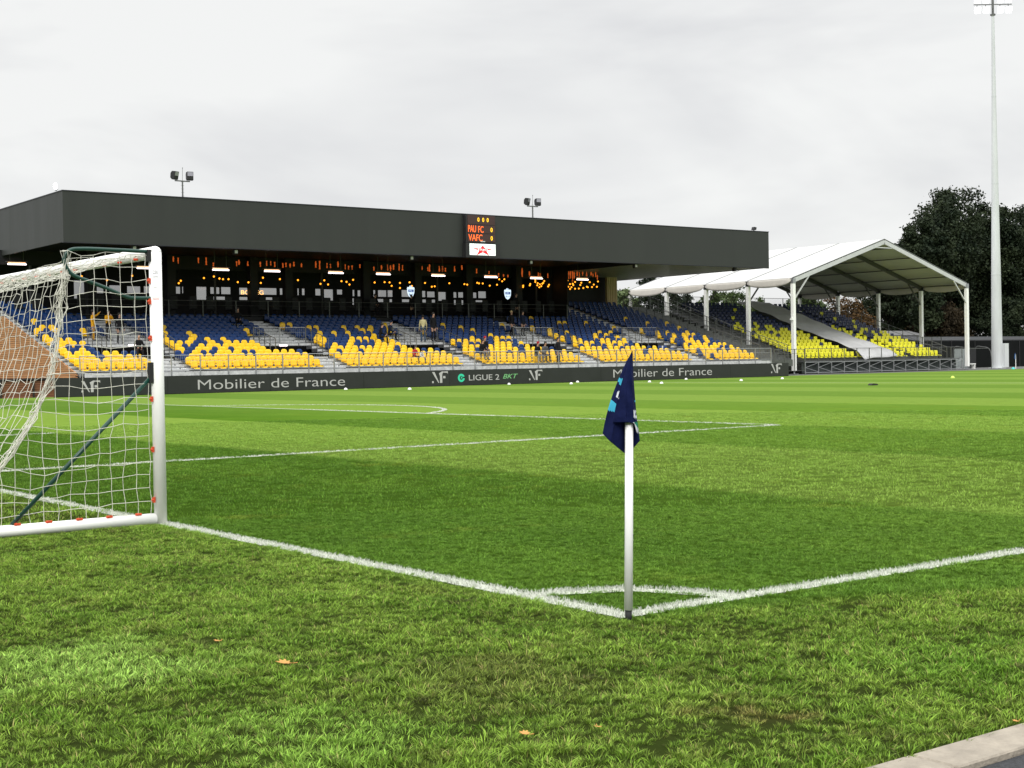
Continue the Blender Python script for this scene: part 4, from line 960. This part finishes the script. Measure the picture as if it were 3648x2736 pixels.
nb = 13; xa, xb = 83.05, 103.9
fr = MB(S0)
for i in range(nb+1):
    x = xa+(xb-xa)*i/nb; q = MB(S0); q.bar((x, 72.12, .0), (x, 72.12, .96), .06); q.build('scaffold_post', M['galv'], ts)
for z in (.08, .93): fr.bar((xa, 72.12, z), (xb, 72.12, z), .055)
for i in range(nb):
    x = xa+(xb-xa)*i/nb; x2 = xa+(xb-xa)*(i+1)/nb; fr.bar((x+.04, 72.12, .50), (x2-.04, 72.12, .88), .035); fr.bar((x+.04, 72.12, .50), (x2-.04, 72.12, .14), .035)
fr.build('scaffold_bracing', M['galv'], ts)
def railing2(name, x0, x1, y, z0, z1, dx, mt):
    g = MB(S0); g.tube([(x0, y, z1), (x1, y, z1)], .022, 6); g.tube([(x0, y, z0+.08), (x1, y, z0+.08)], .014, 5); n = int((x1-x0)/.13)
    for i in range(1, n): g.bar((x0+(x1-x0)*i/n, y, z0+.08), (x0+(x1-x0)*i/n, y, z1), .009)
    rl = g.build(name, mt, ts); k = round((x1-x0)/dx)
    for i in range(k+1):
        xx = x0+(x1-x0)*i/k; q = MB(S0); q.bar((xx, y, z0), (xx, y, z1+.02), .05); o = q.build('railing_post', mt, None); o.parent = rl; o.location = (0, 0, 0)
railing2('front_railing', xa, xb, 72.12, .97, 2.03, 1.6, M['galvd'])
railing2('rear_railing', 82.0, 102.5, ty(TR)+.05, tzz(TR)-.2, tzz(TR)+1.0, 2.5, M['galvd'])
for xx in (82.0, 102.9):
    g = MB(S0)
    for hh in (1.05, .6): g.tube([(xx, TS, 1.0+hh), (xx, ty(TR), tzz(TR)+hh-.1)], .022, 5)
    for n in range(0, TR+1, 2): g.bar((xx, ty(n), tzz(n)-.1), (xx, ty(n), tzz(n)+1.05), .045)
    g.build('side_railing', M['galvd'], ts)
tlist = []
typ = [1, .97, .95, .85, .85, .80, .72, .66, .55, .35, .22, .10, .06, .03, .02, .02, .01, 0]
for (a, b) in ((83.6, 90.7), (95.6, 97.4), (98.2, 102.2)):
    n_ = int((b-a)/.52); dx = (b-a)/n_
    for n in range(TR):
        for i in range(n_):
            if a < 84 and n > 12 and False: continue
            tlist.append((a+dx*(i+.5), ty(n)+.08, tzz(n)+.16, 'lemon' if rs.random() < typ[n] else 'navy', 0 if a < 84 else (1 if a < 97 else 2), n))
for i in range(8): tlist.append((91.2+i*.52, ty(0)+.08, tzz(0)+.16, 'lemon', 3, 0))
tlist.sort(key=lambda s: (s[0]-CAM.x)**2+(s[1]-CAM.y)**2)
tb = ['block left of the grey tarpaulin', 'strip just right of the grey tarpaulin', 'right edge block of the marquee stand', 'row under the tarpaulin edge']
o2 = ords+['seventeenth', 'eighteenth']
for s in tlist[:300]:
    o = bpy.data.objects.new('tip_up_seat', tseatm[s[3]]); COL.objects.link(o); o.location = s[:3]
    tag(o, '%s seat in the %s row of the %s' % ('lemon yellow' if s[3] == 'lemon' else 'navy', o2[s[5]], tb[s[4]]), 'seat', 'seats of the marquee stand')
seat_mass('tip_up_seat_rows', tlist[300:], TV, TF, ['lemon', 'navy'], 'remaining lemon and navy seats of the marquee stand')
# grey tarpaulin draped down the middle
V = []; F = []; nu, nv = 16, 60
for j in range(nv+1):
    for i in range(nu+1):
        u = i/nu; v = j/nv; y = 72.55+(ty(TR)-72.55)*v; zz = 1.02+TDZ/TDY*(y-TS)+.62
        x = 91.0+4.4*u+.10*math.sin(v*9)
        if v < .06: zz -= (.06-v)/.06*.45*(1-u*.6)
        V.append((x, y, zz+.05*math.sin(u*7+v*11)+.04*math.sin(v*37)+.03*math.sin(u*3.14)*4*.5))
for j in range(nv):
    for i in range(nu): a = j*(nu+1)+i; F.append((a, a+1, a+nu+2, a+nu+1))
g = MB(); g.add(V, F); o = g.build('tarpaulin', M['tarp'], smooth=True); md = o.modifiers.new('t', 'SOLIDIFY'); md.thickness = .02
tag(o, 'long pale grey tarpaulin draped down the middle of the marquee stand seats', 'tarpaulin')

# ================================================================ RIGHT-HAND SIDE
ml_ = empty('floodlight_mast', (109.6, 72.4, 0), 'tall tapered grey floodlight mast with a lit lamp frame at the right', 'floodlight mast')
g = MB(); g.tube([(0, 0, 0), (0, 0, 8.5), (0, 0, 18.3), (0, 0, 26), (0, 0, 32.5)], [.52, .43, .29, .19, .13], 16)
for z, r1 in ((8.6, .44), (17.0, .32), (25.0, .215)): g.tube([(0, 0, z), (0, 0, z+.12)], r1, 16)
g.build('shaft', M['mast'], ml_, loc=(0, 0, 0), smooth=False)
g = MB(); g.tube([(0, 0, 0), (0, 0, .06)], .8, 16); g.box((.05, -.80, .1), (.65, -.45, 2.3)); g.build('base_plate', M['mast'], ml_, loc=(0, 0, 0))
g = MB(); g.tube([(0, 0, 32.5), (0, 0, 35.0)], .11, 10); g.tube([(0, 0, 32.5), (0, 0, 32.62)], .24, 12); g.build('top_section', M['galvd'], ml_, loc=(0, 0, 0))
RT = Vector((math.sin(YAW), -math.cos(YAW), 0))
g = MB()
for z in (33.50, 34.45): g.bar(-RT*1.75+Vector((0, 0, z)), RT*1.75+Vector((0, 0, z)), .07)
g.build('lamp_frame', M['galvd'], ml_, loc=(0, 0, 0))
for z in (33.02, 33.95):
    for q in (-1.45, -.66, .66, 1.42):
        g = MB(); c = RT*q+Vector((0, 0, z)); D_ = Vector((-f.x, -f.y, -.35)).normalized()
        a = RT*.26; b = RT.cross(D_).normalized()*.26
        g.add([c-a-b+D_*.2, c+a-b+D_*.2, c+a+b+D_*.2, c-a+b+D_*.2], [(0, 1, 2, 3)], 0)
        g.add([c-a-b+D_*.19, c+a-b+D_*.19, c+a+b+D_*.19, c-a+b+D_*.19, c-a*.5-b*.5, c+a*.5-b*.5, c+a*.5+b*.5, c-a*.5+b*.5], [(0, 1, 5, 4), (1, 2, 6, 5), (2, 3, 7, 6), (3, 0, 4, 7), (4, 5, 6, 7)], 1)
        g.tube([c, c+Vector((0, 0, .48))], .03, 5, mi=1); g.build('floodlamp', [M['lamp'], M['housing']], ml_, loc=(0, 0, 0))
# dark windbreak fence behind
g = MB((125, 82, 0)); xw = 105.5
while xw < 190: g.box((xw, 80+(xw-105)*.02, 0), (xw+3.9, 80.08+(xw-105)*.02, 2.68)); xw += 3.92
wf = empty('windbreak_fence', (125, 82, 0), 'long black windbreak fence under the trees at the right', 'fence'); g.build('mesh_screen', M['windscreen'], wf)
xw = 105.5
while xw < 190: g = MB((125, 82, 0)); g.bar((xw, 79.9+(xw-105)*.02, 0), (xw, 79.9+(xw-105)*.02, 2.75), .06); g.build('fence_post', M['housing'], wf); xw += 3.92
g = MB((125, 82, 0)); g.bar((105.5, 80.04, 2.74), (190, 81.7, 2.74), .05, .05); g.build('top_rail', M['housing'], wf)
g = MB((150, 92, 0)); g.prism([(88, 0), (88, 2.9), (90, 3.3), (96, 3.3), (96, 0)], 'x', 118, 190); o = g.build('dark_shed', M['shed']); tag(o, 'long low dark shed roof behind the windbreak fence', 'building')
# team shelter
sh = empty('team_shelter', (107, 73.0, 0), 'small curved clear-sided team shelter with a white bench beside the mast', 'shelter')
H0 = (107, 73, 0)
g = MB(H0)
for xx in (105.3, 108.6): g.tube(arc([(xx, 72.3, 0), (xx, 72.35, 1.3), (xx, 72.6, 1.85), (xx, 73.2, 2.0), (xx, 74.0, 1.9), (xx, 74.1, 0)]), .035, 6)
g.bar((105.3, 72.6, 1.88), (108.6, 72.6, 1.88), .05); g.bar((105.3, 74.0, 1.9), (108.6, 74.0, 1.9), .05); g.build('frame', M['galvd'], sh)
g = MB(H0); g.box((105.33, 72.4, .05), (105.36, 74.0, 1.8)); g.box((105.4, 73.95, .05), (107.3, 73.98, 1.85)); g.build('clear_panel', M['perspex'], sh)
g = MB(H0); g.box((107.3, 73.95, .05), (108.6, 73.99, 1.85)); g.build('back_panel', M['housing'], sh)
bn = empty('bench', (106.3, 73.2, 0), 'small white bench standing in the team shelter', 'bench')
g = MB(); g.box((-.9, -.2, .42), (.9, .2, .50)); g.build('seat_plank', M['white'], bn, loc=(0, 0, 0))
for sx_ in (-.8, .8): g = MB(); g.box((sx_-.04, -.18, 0), (sx_+.04, .18, .42)); g.build('leg', M['white'], bn, loc=(0, 0, 0))
# bins and end of barrier
g = MB((113, 71, 0)); g.box((111.9, 70.6, .0), (113.6, 71.0, 2.05)); o = g.build('dark_cabinet', M['galvd'], bevel=.03); tag(o, 'dark grey upright cabinet at the right edge in front of the windbreak', 'cabinet')
# far corner flag
fc = empty('corner_flag', (106.2, 68.2, 0), 'distant corner flag with a blue cloth on a white pole right of the mast', 'corner flag')
g = MB(); g.tube([(0, 0, 0), (0, 0, 1.25)], .03, 8); g.build('pole', M['whitepole'], fc, loc=(0, 0, 0))
g = MB(); g.prism([(0, 1.25), (-.02, .85), (-.12, .80), (-.20, .95), (-.10, 1.30), (-.04, 1.36)], 'y', -.02, .02); g.build('flag_cloth', mat('distant_blue_cloth', (.02, .08, .22), .8), fc, loc=(0, 0, 0))
# white cabin
cb = empty('cabin', (125, 95, 0), 'small white site cabin with a grey roof behind the marquee', 'cabin'); C0 = (125, 95, 0)
g = MB(C0); g.box((120.5, 95, 0), (128.5, 99, 3.6)); g.build('wall', M['cabin'], cb)
g = MB(C0); g.prism([(94.7, 3.6), (97, 4.15), (99.3, 3.6)], 'x', 120.2, 128.8); g.build('roof', M['roofg'], cb)
for xx in (123.0, 126.5): g = MB(C0); g.box((xx, 94.97, 2.2), (xx+1.4, 94.999, 3.4)); g.build('window', M['housing'], cb)
# scaffold tower railing beside stand
g = MB((104.5, 76, 0))
for x in (103.4, 104.8, 106.2):
    g.bar((x, 76, 0), (x, 76, 3.0), .06)
for z in (1.6, 2.3, 3.0): g.bar((103.4, 76, z), (106.2, 76, z), .05)
x = 103.5
while x < 106.2: g.bar((x, 76, 1.6), (x, 76, 3.0), .012); x += .14
o = g.build('scaffold_guardrail', M['galvd']); tag(o, 'grey steel guardrail frame at the right end of the marquee stand', 'railing')

# training markers
def marker(x, y, mt, label, s=1):
    g = MB((x, y, 0)); n = 14; pr = [(.10, .0), (.095, .03), (.07, .075), (.035, .10), (.02, .10)]
    vs = []; fs = []
    for rad, z in pr:
        for k in range(n): vs.append((x+rad*s*math.cos(2*math.pi*k/n), y+rad*s*math.sin(2*math.pi*k/n), .01+z*s))
    for j in range(len(pr)-1):
        for k in range(n): fs.append((j*n+k, j*n+(k+1) % n, (j+1)*n+(k+1) % n, (j+1)*n+k))
    fs.append(tuple((len(pr)-1)*n+k for k in range(n))); g.add(vs, fs); o = g.build('marker_cone', mt, smooth=True); tag(o, label, 'marker', 'small marker domes on the grass'); return o
for x, y, lab in ((34.65, 62.5, 'under the first word of the left lettering'), (35.67, 57.58, 'between the goal post and the monogram'), (46.42, 63.2, 'under the green and white lettering'), (52.2, 63.7, 'rear one of the close pair left of the flag'), (48.02, 59.21, 'front one of the close pair left of the flag'), (52.88, 57.72, 'first right of the corner flag'), (49.61, 53.14, 'second right of the corner flag'), (60.5, 62.5, 'touching the board, under the last word'), (56.66, 53.8, 'in front of the right end of the board lettering'), (61.89, 55.31, 'below the rightmost monogram')):
    marker(x, y, M['conew'], 'white marker dome, '+lab, 1.05)
marker(63.84, 44.14, M['coney'], 'lime green marker dome on the grass below the marquee', 1.2)
marker(102.5, 66.0, M['conec'], 'turquoise marker dome on the grass in front of the mast', 1.5)
g = MB((47.13, 36.34, 0)); pts = [(-.24, .0), (-.22, .05), (-.12, .085), (.10, .075), (.22, .05), (.25, 0)]; g.prism([(47.13+a, b+.02) for a, b in pts], 'y', 36.24, 36.44); o = g.build('sprinkler_cover', M['rubber']); tag(o, 'flat black cover lying on the grass at the right', 'cover')

# ================================================================ TREES
def leafmat(name, c1, c2, tr=.2):
    mt = bpy.data.materials.new(name); mt.use_nodes = True; nt = mt.node_tree; b = nt.nodes['Principled BSDF']; b.inputs['Roughness'].default_value = .7; b.inputs['Specular IOR Level'].default_value = .15
    g = nt.nodes.new('ShaderNodeNewGeometry'); n = nt.nodes.new('ShaderNodeTexNoise'); n.inputs['Scale'].default_value = .35; n.inputs['Detail'].default_value = 5; n.inputs['Roughness'].default_value = .7
    cr = nt.nodes.new('ShaderNodeValToRGB'); cr.color_ramp.elements[0].position = .36; cr.color_ramp.elements[1].position = .66
    cr.color_ramp.elements[0].color = (*c1, 1); cr.color_ramp.elements[1].color = (*c2, 1)
    nt.links.new(g.outputs['Position'], n.inputs['Vector']); nt.links.new(n.outputs['Fac'], cr.inputs[0]); nt.links.new(cr.outputs[0], b.inputs['Base Color']); return mt
LM = dict(dark=leafmat('dark_foliage', (.008, .016, .008), (.034, .046, .020)), mid=leafmat('green_foliage', (.03, .055, .016), (.075, .11, .032)),
          umber=leafmat('umber_foliage', (.018, .015, .009), (.048, .034, .016)), autumn=leafmat('autumn_foliage', (.05, .034, .014), (.13, .068, .024)), pale=leafmat('pale_foliage', (.07, .11, .045), (.16, .20, .09)))
def tree(x, y, h, cr_, cz, nclus, nleaf, ls, mt, label, seed, trunk_h=None, group='trees behind the stands', tw=None, nleaftot=None):
    r_ = np.random.default_rng(seed); e = empty('tree', (x, y, 0), label, 'tree', group)
    th = trunk_h or h*.35; tw = tw or h*.022
    C = []
    lob = [(r_.uniform(-.55, .55)*cr_, r_.uniform(-.5, .5)*cr_, r_.uniform(-.6, .75)*cz, r_.uniform(.35, .6)) for _ in range(9)]
    while len(C) < nclus:
        l = lob[r_.integers(len(lob))]; v = r_.normal(size=3); v /= np.linalg.norm(v); q = r_.uniform(.5, 1)**.5
        p = np.array([l[0]+v[0]*q*l[3]*cr_, l[1]+v[1]*q*l[3]*cr_, l[2]+v[2]*q*l[3]*cz])
        if (p[0]/cr_)**2+(p[1]/cr_)**2+(p[2]/cz)**2 < 1.05 and h-cz+p[2] > 1.0: C.append(p)
    C = np.array(C); zc0 = h-cz; C[:, 2] += zc0
    sp = cr_*.09
    P = np.repeat(C, nleaf, 0)+r_.normal(size=(nclus*nleaf, 3))*np.array([sp, sp, sp*.7]); n = len(P)
    a = r_.normal(size=(n, 3)); a /= np.linalg.norm(a, axis=1)[:, None]; b = np.cross(a, r_.normal(size=(n, 3))); b /= np.linalg.norm(b, axis=1)[:, None]
    s = ls*r_.uniform(.6, 1.3, n)[:, None]
    V = np.stack([P-a*s, P-b*s*.55, P+a*s, P+b*s*.55], 1).reshape(-1, 3); F = np.arange(4*n).reshape(-1, 4)
    link_mesh('crown', np_mesh('crown', V, None, F, [mt]), e)
    g = MB(); top = np.array([r_.normal()*.3, r_.normal()*.3, h*.72])
    g.tube([(0, 0, 0), (top[0]*.3, top[1]*.3, th), tuple(top)], [tw, tw*.75, tw*.2], 8)
    for c in C[r_.permutation(len(C))[:22]]:
        t0 = r_.uniform(.3, .95); s0 = top*t0; m_ = (s0+c)/2+r_.normal(size=3)*cr_*.05; g.tube([tuple(s0), tuple(m_), tuple(c)], [tw*.35, tw*.22, tw*.08], 5)
    g.build('trunk', M['bark'], e, loc=(0, 0, 0)); return e
# the tall dark wood at the right
big = [(139.3, 100, 20.4, 6.0, 8.8, 'dark broad tree rising behind the right end of the marquee roof'), (132.6, 98, 16.8, 3.8, 6.6, 'shorter dark tree at the left end of the tall wood'),
       (147, 104, 22.2, 6.0, 9.5, 'tallest dark tree, left of the floodlight mast'), (152.5, 101, 20.6, 5.4, 9.0, 'dark tree directly behind the floodlight mast'), (160.5, 100, 21.6, 6.2, 9.2, 'dark tree at the right edge of the picture')]
for i, (x, y, h, c, z, lab) in enumerate(big):
    tree(x, y, h, c, z, 290, 140, .20, LM['dark'], lab, 100+i, trunk_h=7, tw=.5)
for i, (x, y, h, c, z, k, lab) in enumerate(((119.5, 104, 9.4, 3.2, 4.4, 'mid', 'green bushy tree seen through the marquee just left of the orange one'), (127.5, 105, 8.4, 4.2, 4.2, 'autumn', 'round orange autumn tree seen between the marquee columns'), (137, 98, 7.0, 4.2, 3.6, 'umber', 'low brownish tree behind the white cabin'),
        (146.5, 96, 8, 4.5, 4, 'dark', 'low dark shrub tree behind the floodlight mast'), (155, 95, 8, 5, 4, 'dark', 'low dark shrub tree at the right edge'), (165, 97, 9, 6, 4.5, 'dark', 'low dark shrub tree beyond the right edge'), (141, 106, 12, 5.5, 6, 'dark', 'dark thicket tree under the tallest crown'), (152, 107, 12.5, 6, 6.2, 'dark', 'dark thicket tree right of the mast'), (136, 106, 11, 4, 5.5, 'dark', 'dark thicket tree just right of the orange autumn tree'))):
    tree(x, y, h, c, z, 170, 110, .16, LM[k], lab, 200+i, trunk_h=2.5)
row = [(80.6, 92, 8.2, 1.9, 3.6, 'pale', 'pale leafy young tree between the timber fin and the marquee'), (90.5, 99, 10.4, 2.6, 4.6, 'dark', 'dark tree behind the left end of the marquee roof'), (96, 100, 8.6, 2.8, 4.0, 'dark', 'dark tree behind the second marquee column'),
       (101.5, 101, 9.2, 1.9, 4.2, 'mid', 'slim green tree behind the third marquee column'), (106.8, 104, 9.7, 2.6, 4.4, 'mid', 'green tree behind the upper end of the tarpaulin'), (112, 104, 8.6, 2.4, 3.8, 'mid', 'green tree left of the second right-hand marquee column'),
       (86.5, 98, 8.0, 2.4, 3.6, 'dark', 'dark low tree rising behind the left marquee columns'), (115.4, 112, 9.2, 2.2, 4, 'pale', 'pale hazy tree seen through the marquee')]
for i, (x, y, h, c, z, k, lab) in enumerate(row):
    tree(x, y, h, c, z, 110, 90, .13, LM[k], lab, 300+i, trunk_h=3)

# ================================================================ PEOPLE
def person(loc, rz, pose, top, legs, label, hair='hair', h=1.75, hat=None, topcol=None):
    k = h/1.75
    J = {'pelvis': (0, 0, .95), 'waist': (0, 0, 1.10), 'chest': (0, -.01, 1.32), 'neck0': (0, 0, 1.46), 'neck': (0, -.01, 1.53), 'jaw': (0, -.03, 1.60), 'head': (0, -.015, 1.68), 'crown': (0, 0, 1.74), 'nose': (0, -.10, 1.655)}
    lg = {}
    for s, n in ((-1, 'l'), (1, 'r')):
        J['sh'+n] = (s*.17, 0, 1.42); J['el'+n] = (s*.23, .02, 1.14); J['wr'+n] = (s*.24, -.06, .90); J['ha'+n] = (s*.24, -.08, .82)
        J['hip'+n] = (s*.09, 0, .90); J['kn'+n] = (s*.11, -.02, .50); J['an'+n] = (s*.12, .02, .09); J['to'+n] = (s*.14, -.15, .04)
    dz = 0
    if pose == 'sit':
        for n, s in (('l', -1), ('r', 1)):
            J['kn'+n] = (s*.14, -.44, .93); J['an'+n] = (s*.14, -.46, .52); J['to'+n] = (s*.15, -.62, .47); J['el'+n] = (s*.25, -.10, 1.16); J['wr'+n] = (s*.14, -.32, 1.05); J['ha'+n] = (s*.10, -.38, 1.04)
        for q in ('chest', 'neck0', 'neck', 'jaw', 'head', 'crown', 'nose', 'shl', 'shr'):
            x, y, z = J[q]; J[q] = (x, y-(z-1.0)*.22, z)
        dz = -.47
    if pose == 'chin': J['elr'] = (.26, -.12, 1.16); J['wrr'] = (.12, -.22, 1.38); J['har'] = (.06, -.20, 1.47); J['ell'] = (-.25, -.12, 1.16); J['wrl'] = (-.05, -.22, 1.14); J['hal'] = (.03, -.22, 1.15)
    if pose == 'raise': J['elr'] = (.36, -.12, 1.48); J['wrr'] = (.52, -.20, 1.62); J['har'] = (.58, -.22, 1.66)
    if pose == 'walk': J['knl'] = (-.10, -.16, .52); J['anl'] = (-.11, -.10, .10); J['tol'] = (-.12, -.27, .05); J['knr'] = (.10, .04, .50); J['anr'] = (.11, .22, .12); J['tor'] = (.12, .10, .04); J['ell'] = (-.24, .10, 1.16); J['elr'] = (.22, -.06, 1.15)
    E_ = [('pelvis', 'waist'), ('waist', 'chest'), ('chest', 'neck0'), ('neck0', 'neck'), ('neck', 'jaw'), ('jaw', 'head'), ('head', 'crown'), ('head', 'nose')]
    RA = {'pelvis': (.15, .11), 'waist': (.145, .105), 'chest': (.16, .115), 'neck0': (.09, .075), 'neck': (.055, .055), 'jaw': (.065, .07), 'head': (.085, .10), 'crown': (.055, .07), 'nose': (.014, .014)}
    for n, s in (('l', -1), ('r', 1)):
        E_ += [('chest', 'sh'+n), ('sh'+n, 'el'+n), ('el'+n, 'wr'+n), ('wr'+n, 'ha'+n), ('pelvis', 'hip'+n), ('hip'+n, 'kn'+n), ('kn'+n, 'an'+n), ('an'+n, 'to'+n)]
        RA.update({'sh'+n: (.072, .072), 'el'+n: (.052, .052), 'wr'+n: (.036, .036), 'ha'+n: (.034, .022), 'hip'+n: (.092, .092), 'kn'+n: (.064, .064), 'an'+n: (.046, .046), 'to'+n: (.042, .032)})
        hv = Vector(J['ha'+n]); d = (hv-Vector(J['wr'+n])).normalized(); sd_ = d.cross(Vector((0, 1, .3))).normalized()
        for q in range(5):
            ln = (.050, .075, .085, .078, .060)[q]; off = (q-2.2)*.017; nm = 'f%d%s' % (q, n)
            if q == 0: J[nm] = tuple(Vector(J['wr'+n])*.4+hv*.6+sd_*-.045+d*.03)
            else: J[nm] = tuple(hv+sd_*off+d*ln+Vector((0, -.01, 0)))
            RA[nm] = (.009, .009); E_.append(('ha'+n, nm))
    names = list(J); bm = bmesh.new(); sl = bm.verts.layers.skin.verify(); vs = {}
    for n in names: v = bm.verts.new(J[n]); v[sl].radius = RA[n]; v[sl].use_root = (n == 'pelvis'); vs[n] = v
    for a, b in E_: bm.edges.new((vs[a], vs[b]))
    me = bpy.data.meshes.new('person'); bm.to_mesh(me); bm.free()
    tmp = bpy.data.objects.new('tmp', me); COL.objects.link(tmp); tmp.modifiers.new('s', 'SKIN').use_smooth_shade = True; sub = tmp.modifiers.new('d', 'SUBSURF'); sub.levels = 1
    dg = bpy.context.evaluated_depsgraph_get(); m2 = bpy.data.meshes.new_from_object(tmp.evaluated_get(dg)); bpy.data.objects.remove(tmp)
    m2.materials.clear()
    for q in (M['skin'], top, legs, M['rubber']): m2.materials.append(q)
    jn = names; JP = np.array([J[n] for n in jn])
    for p in m2.polygons:
        c = np.array(p.center); n = jn[int(np.argmin(((JP-c)**2).sum(1)))]
        if n in ('neck', 'jaw', 'head', 'crown', 'nose') or n.startswith('ha') or (n[0] == 'f'): mi = 0
        elif n[:2] in ('an', 'to'): mi = 3 if c[2] < J['an'+n[-1]][2]+.0 else 2
        elif n[:2] in ('kn',) or n == 'pelvis' and c[2] < .93 or n.startswith('hip'): mi = 2
        else: mi = 1
        p.material_index = mi; p.use_smooth = True
    for v in m2.vertices: v.co = Vector((v.co.x*k, v.co.y*k, (v.co.z+dz)*k))
    m2.name = 'person'; o = link_mesh('person', m2); o.location = loc; o.rotation_euler = (0, 0, rz); tag(o, label, 'person')
    hd = Vector(J['head']); g = MB(); c = hd+Vector((0, .02, .035)); g.ball((c.x*k, c.y*k, (c.z+dz)*k), .103*k, 12, 7, sc=(.92, 1.02, .95))
    if hair != 'bald': g.build('hair', M[hair] if hat is None else hat, o, loc=(0, 0, 0), smooth=True)
    return o
cloth = lambda n, c: mat(n, c, .85, 0, .15, var=.15, vscale=6)
CL = dict(y=cloth('yellow_jacket', (.72, .36, .02)), blk=cloth('black_coat', (.012, .012, .014)), jean=cloth('denim', (.05, .09, .16)), cream=cloth('cream_coat', (.62, .55, .30)), red=cloth('red_vest', (.45, .03, .04)),
          grey=cloth('grey_trousers', (.10, .10, .11)), whi=cloth('white_shirt', (.6, .6, .6)), navy=cloth('navy_coat', (.012, .018, .04)), hatr=cloth('red_hat', (.30, .02, .03)), blond=cloth('tan_hat', (.5, .38, .2)))
# (x, row or y, z given by row)
def on_row(px_x, n, dy=.05, up=.0): return (px_x, rowy(n)+dy, rowz(n)+up)
person(on_row(25.5, 9, .1), .2, 'chin', CL['y'], CL['blk'], 'person in a yellow jacket standing high in the aisle behind the goal net')
person(on_row(24.6, 9, .1), .9, 'raise', CL['y'], CL['y'], 'person in orange-yellow clothes with one arm raised behind the goal net')
person(on_row(25.9, 8, .1), 0, 'stand', CL['blk'], CL['blk'], 'person in black standing right of the yellow jacket behind the net')
person(on_row(25.6, 3, .15, .15), -.2, 'sit', CL['blk'], CL['blk'], 'bald person in a black jacket sitting behind the goal net', hair='bald')
person(on_row(35.0, 13, .1), -.3, 'sit', CL['blk'], CL['blk'], 'person in black sitting high in the terrace right of the goal post')
person(on_row(42.9, 7, .1, .1), 1.0, 'sit', CL['blk'], CL['blk'], 'person in black sitting in the middle of the terrace left of the cream coat')
person(on_row(44.0, 8, .1, .1), .9, 'sit', CL['navy'], CL['blk'], 'person in a dark cap sitting by the stair well left of the cream coat', hat=CL['navy'])
person(on_row(46.65, 8, .1), 2.7, 'stand', CL['cream'], CL['jean'], 'person in a cream hooded coat and jeans standing in the aisle')
person(on_row(47.2, 8, -.3), .2, 'stand', CL['blk'], CL['blk'], 'tall person in black standing just right of the cream coat', h=1.9)
person(on_row(42.8, 1, .15, .10), .0, 'sit', CL['red'], CL['blk'], 'child in a red vest sitting near the front rail', h=1.3)
person(on_row(43.25, 1, .10, .05), .2, 'sit', CL['whi'], CL['jean'], 'small child in pale clothes beside the child in the red vest', h=1.05)
person(on_row(47.9, 1, .15, .15), .1, 'sit', CL['blk'], CL['grey'], 'left one of the two dark seated people below the scoreboard')
person(on_row(48.6, 2, .15, .15), -.1, 'sit', CL['blk'], CL['grey'], 'right one of the two dark seated people below the scoreboard', hat=CL['hatr'])
person(on_row(55.0, 10, .1), .4, 'walk', CL['blk'], CL['blk'], 'person in a pale hat and black coat walking up the stair right of the scoreboard', hat=CL['blond'])
person(on_row(56.0, 10, .1), .2, 'stand', CL['navy'], CL['blk'], 'person in a dark coat standing just right of the pale hat')
person(on_row(51.76, 0, .10, .15), .1, 'sit', CL['blk'], CL['grey'], 'seated person in a red hat and black coat by the front rail', hat=CL['hatr'])
person(on_row(52.4, 0, .10, .15), -.1, 'sit', CL['grey'], CL['blk'], 'seated person in grey right beside the red hat by the front rail')
person((53.0, 66.6, 1.15), .3, 'stand', CL['blk'], CL['blk'], 'person in black standing at the front rail right of the seated pair')
person((59.3, 79.4, 4.6), .2, 'stand', CL['blk'], CL['blk'], 'dark figure standing in front of the lounge windows', h=1.9)
person((47.0, 79.6, 4.95), .0, 'sit', CL['blk'], CL['blk'], 'dark seated figure in front of the lounge windows', h=1.8)
person((49.9, 79.3, 4.6), .4, 'stand', CL['blk'], CL['blk'], 'dark figure left of the lit shield in the lounge', h=1.65)
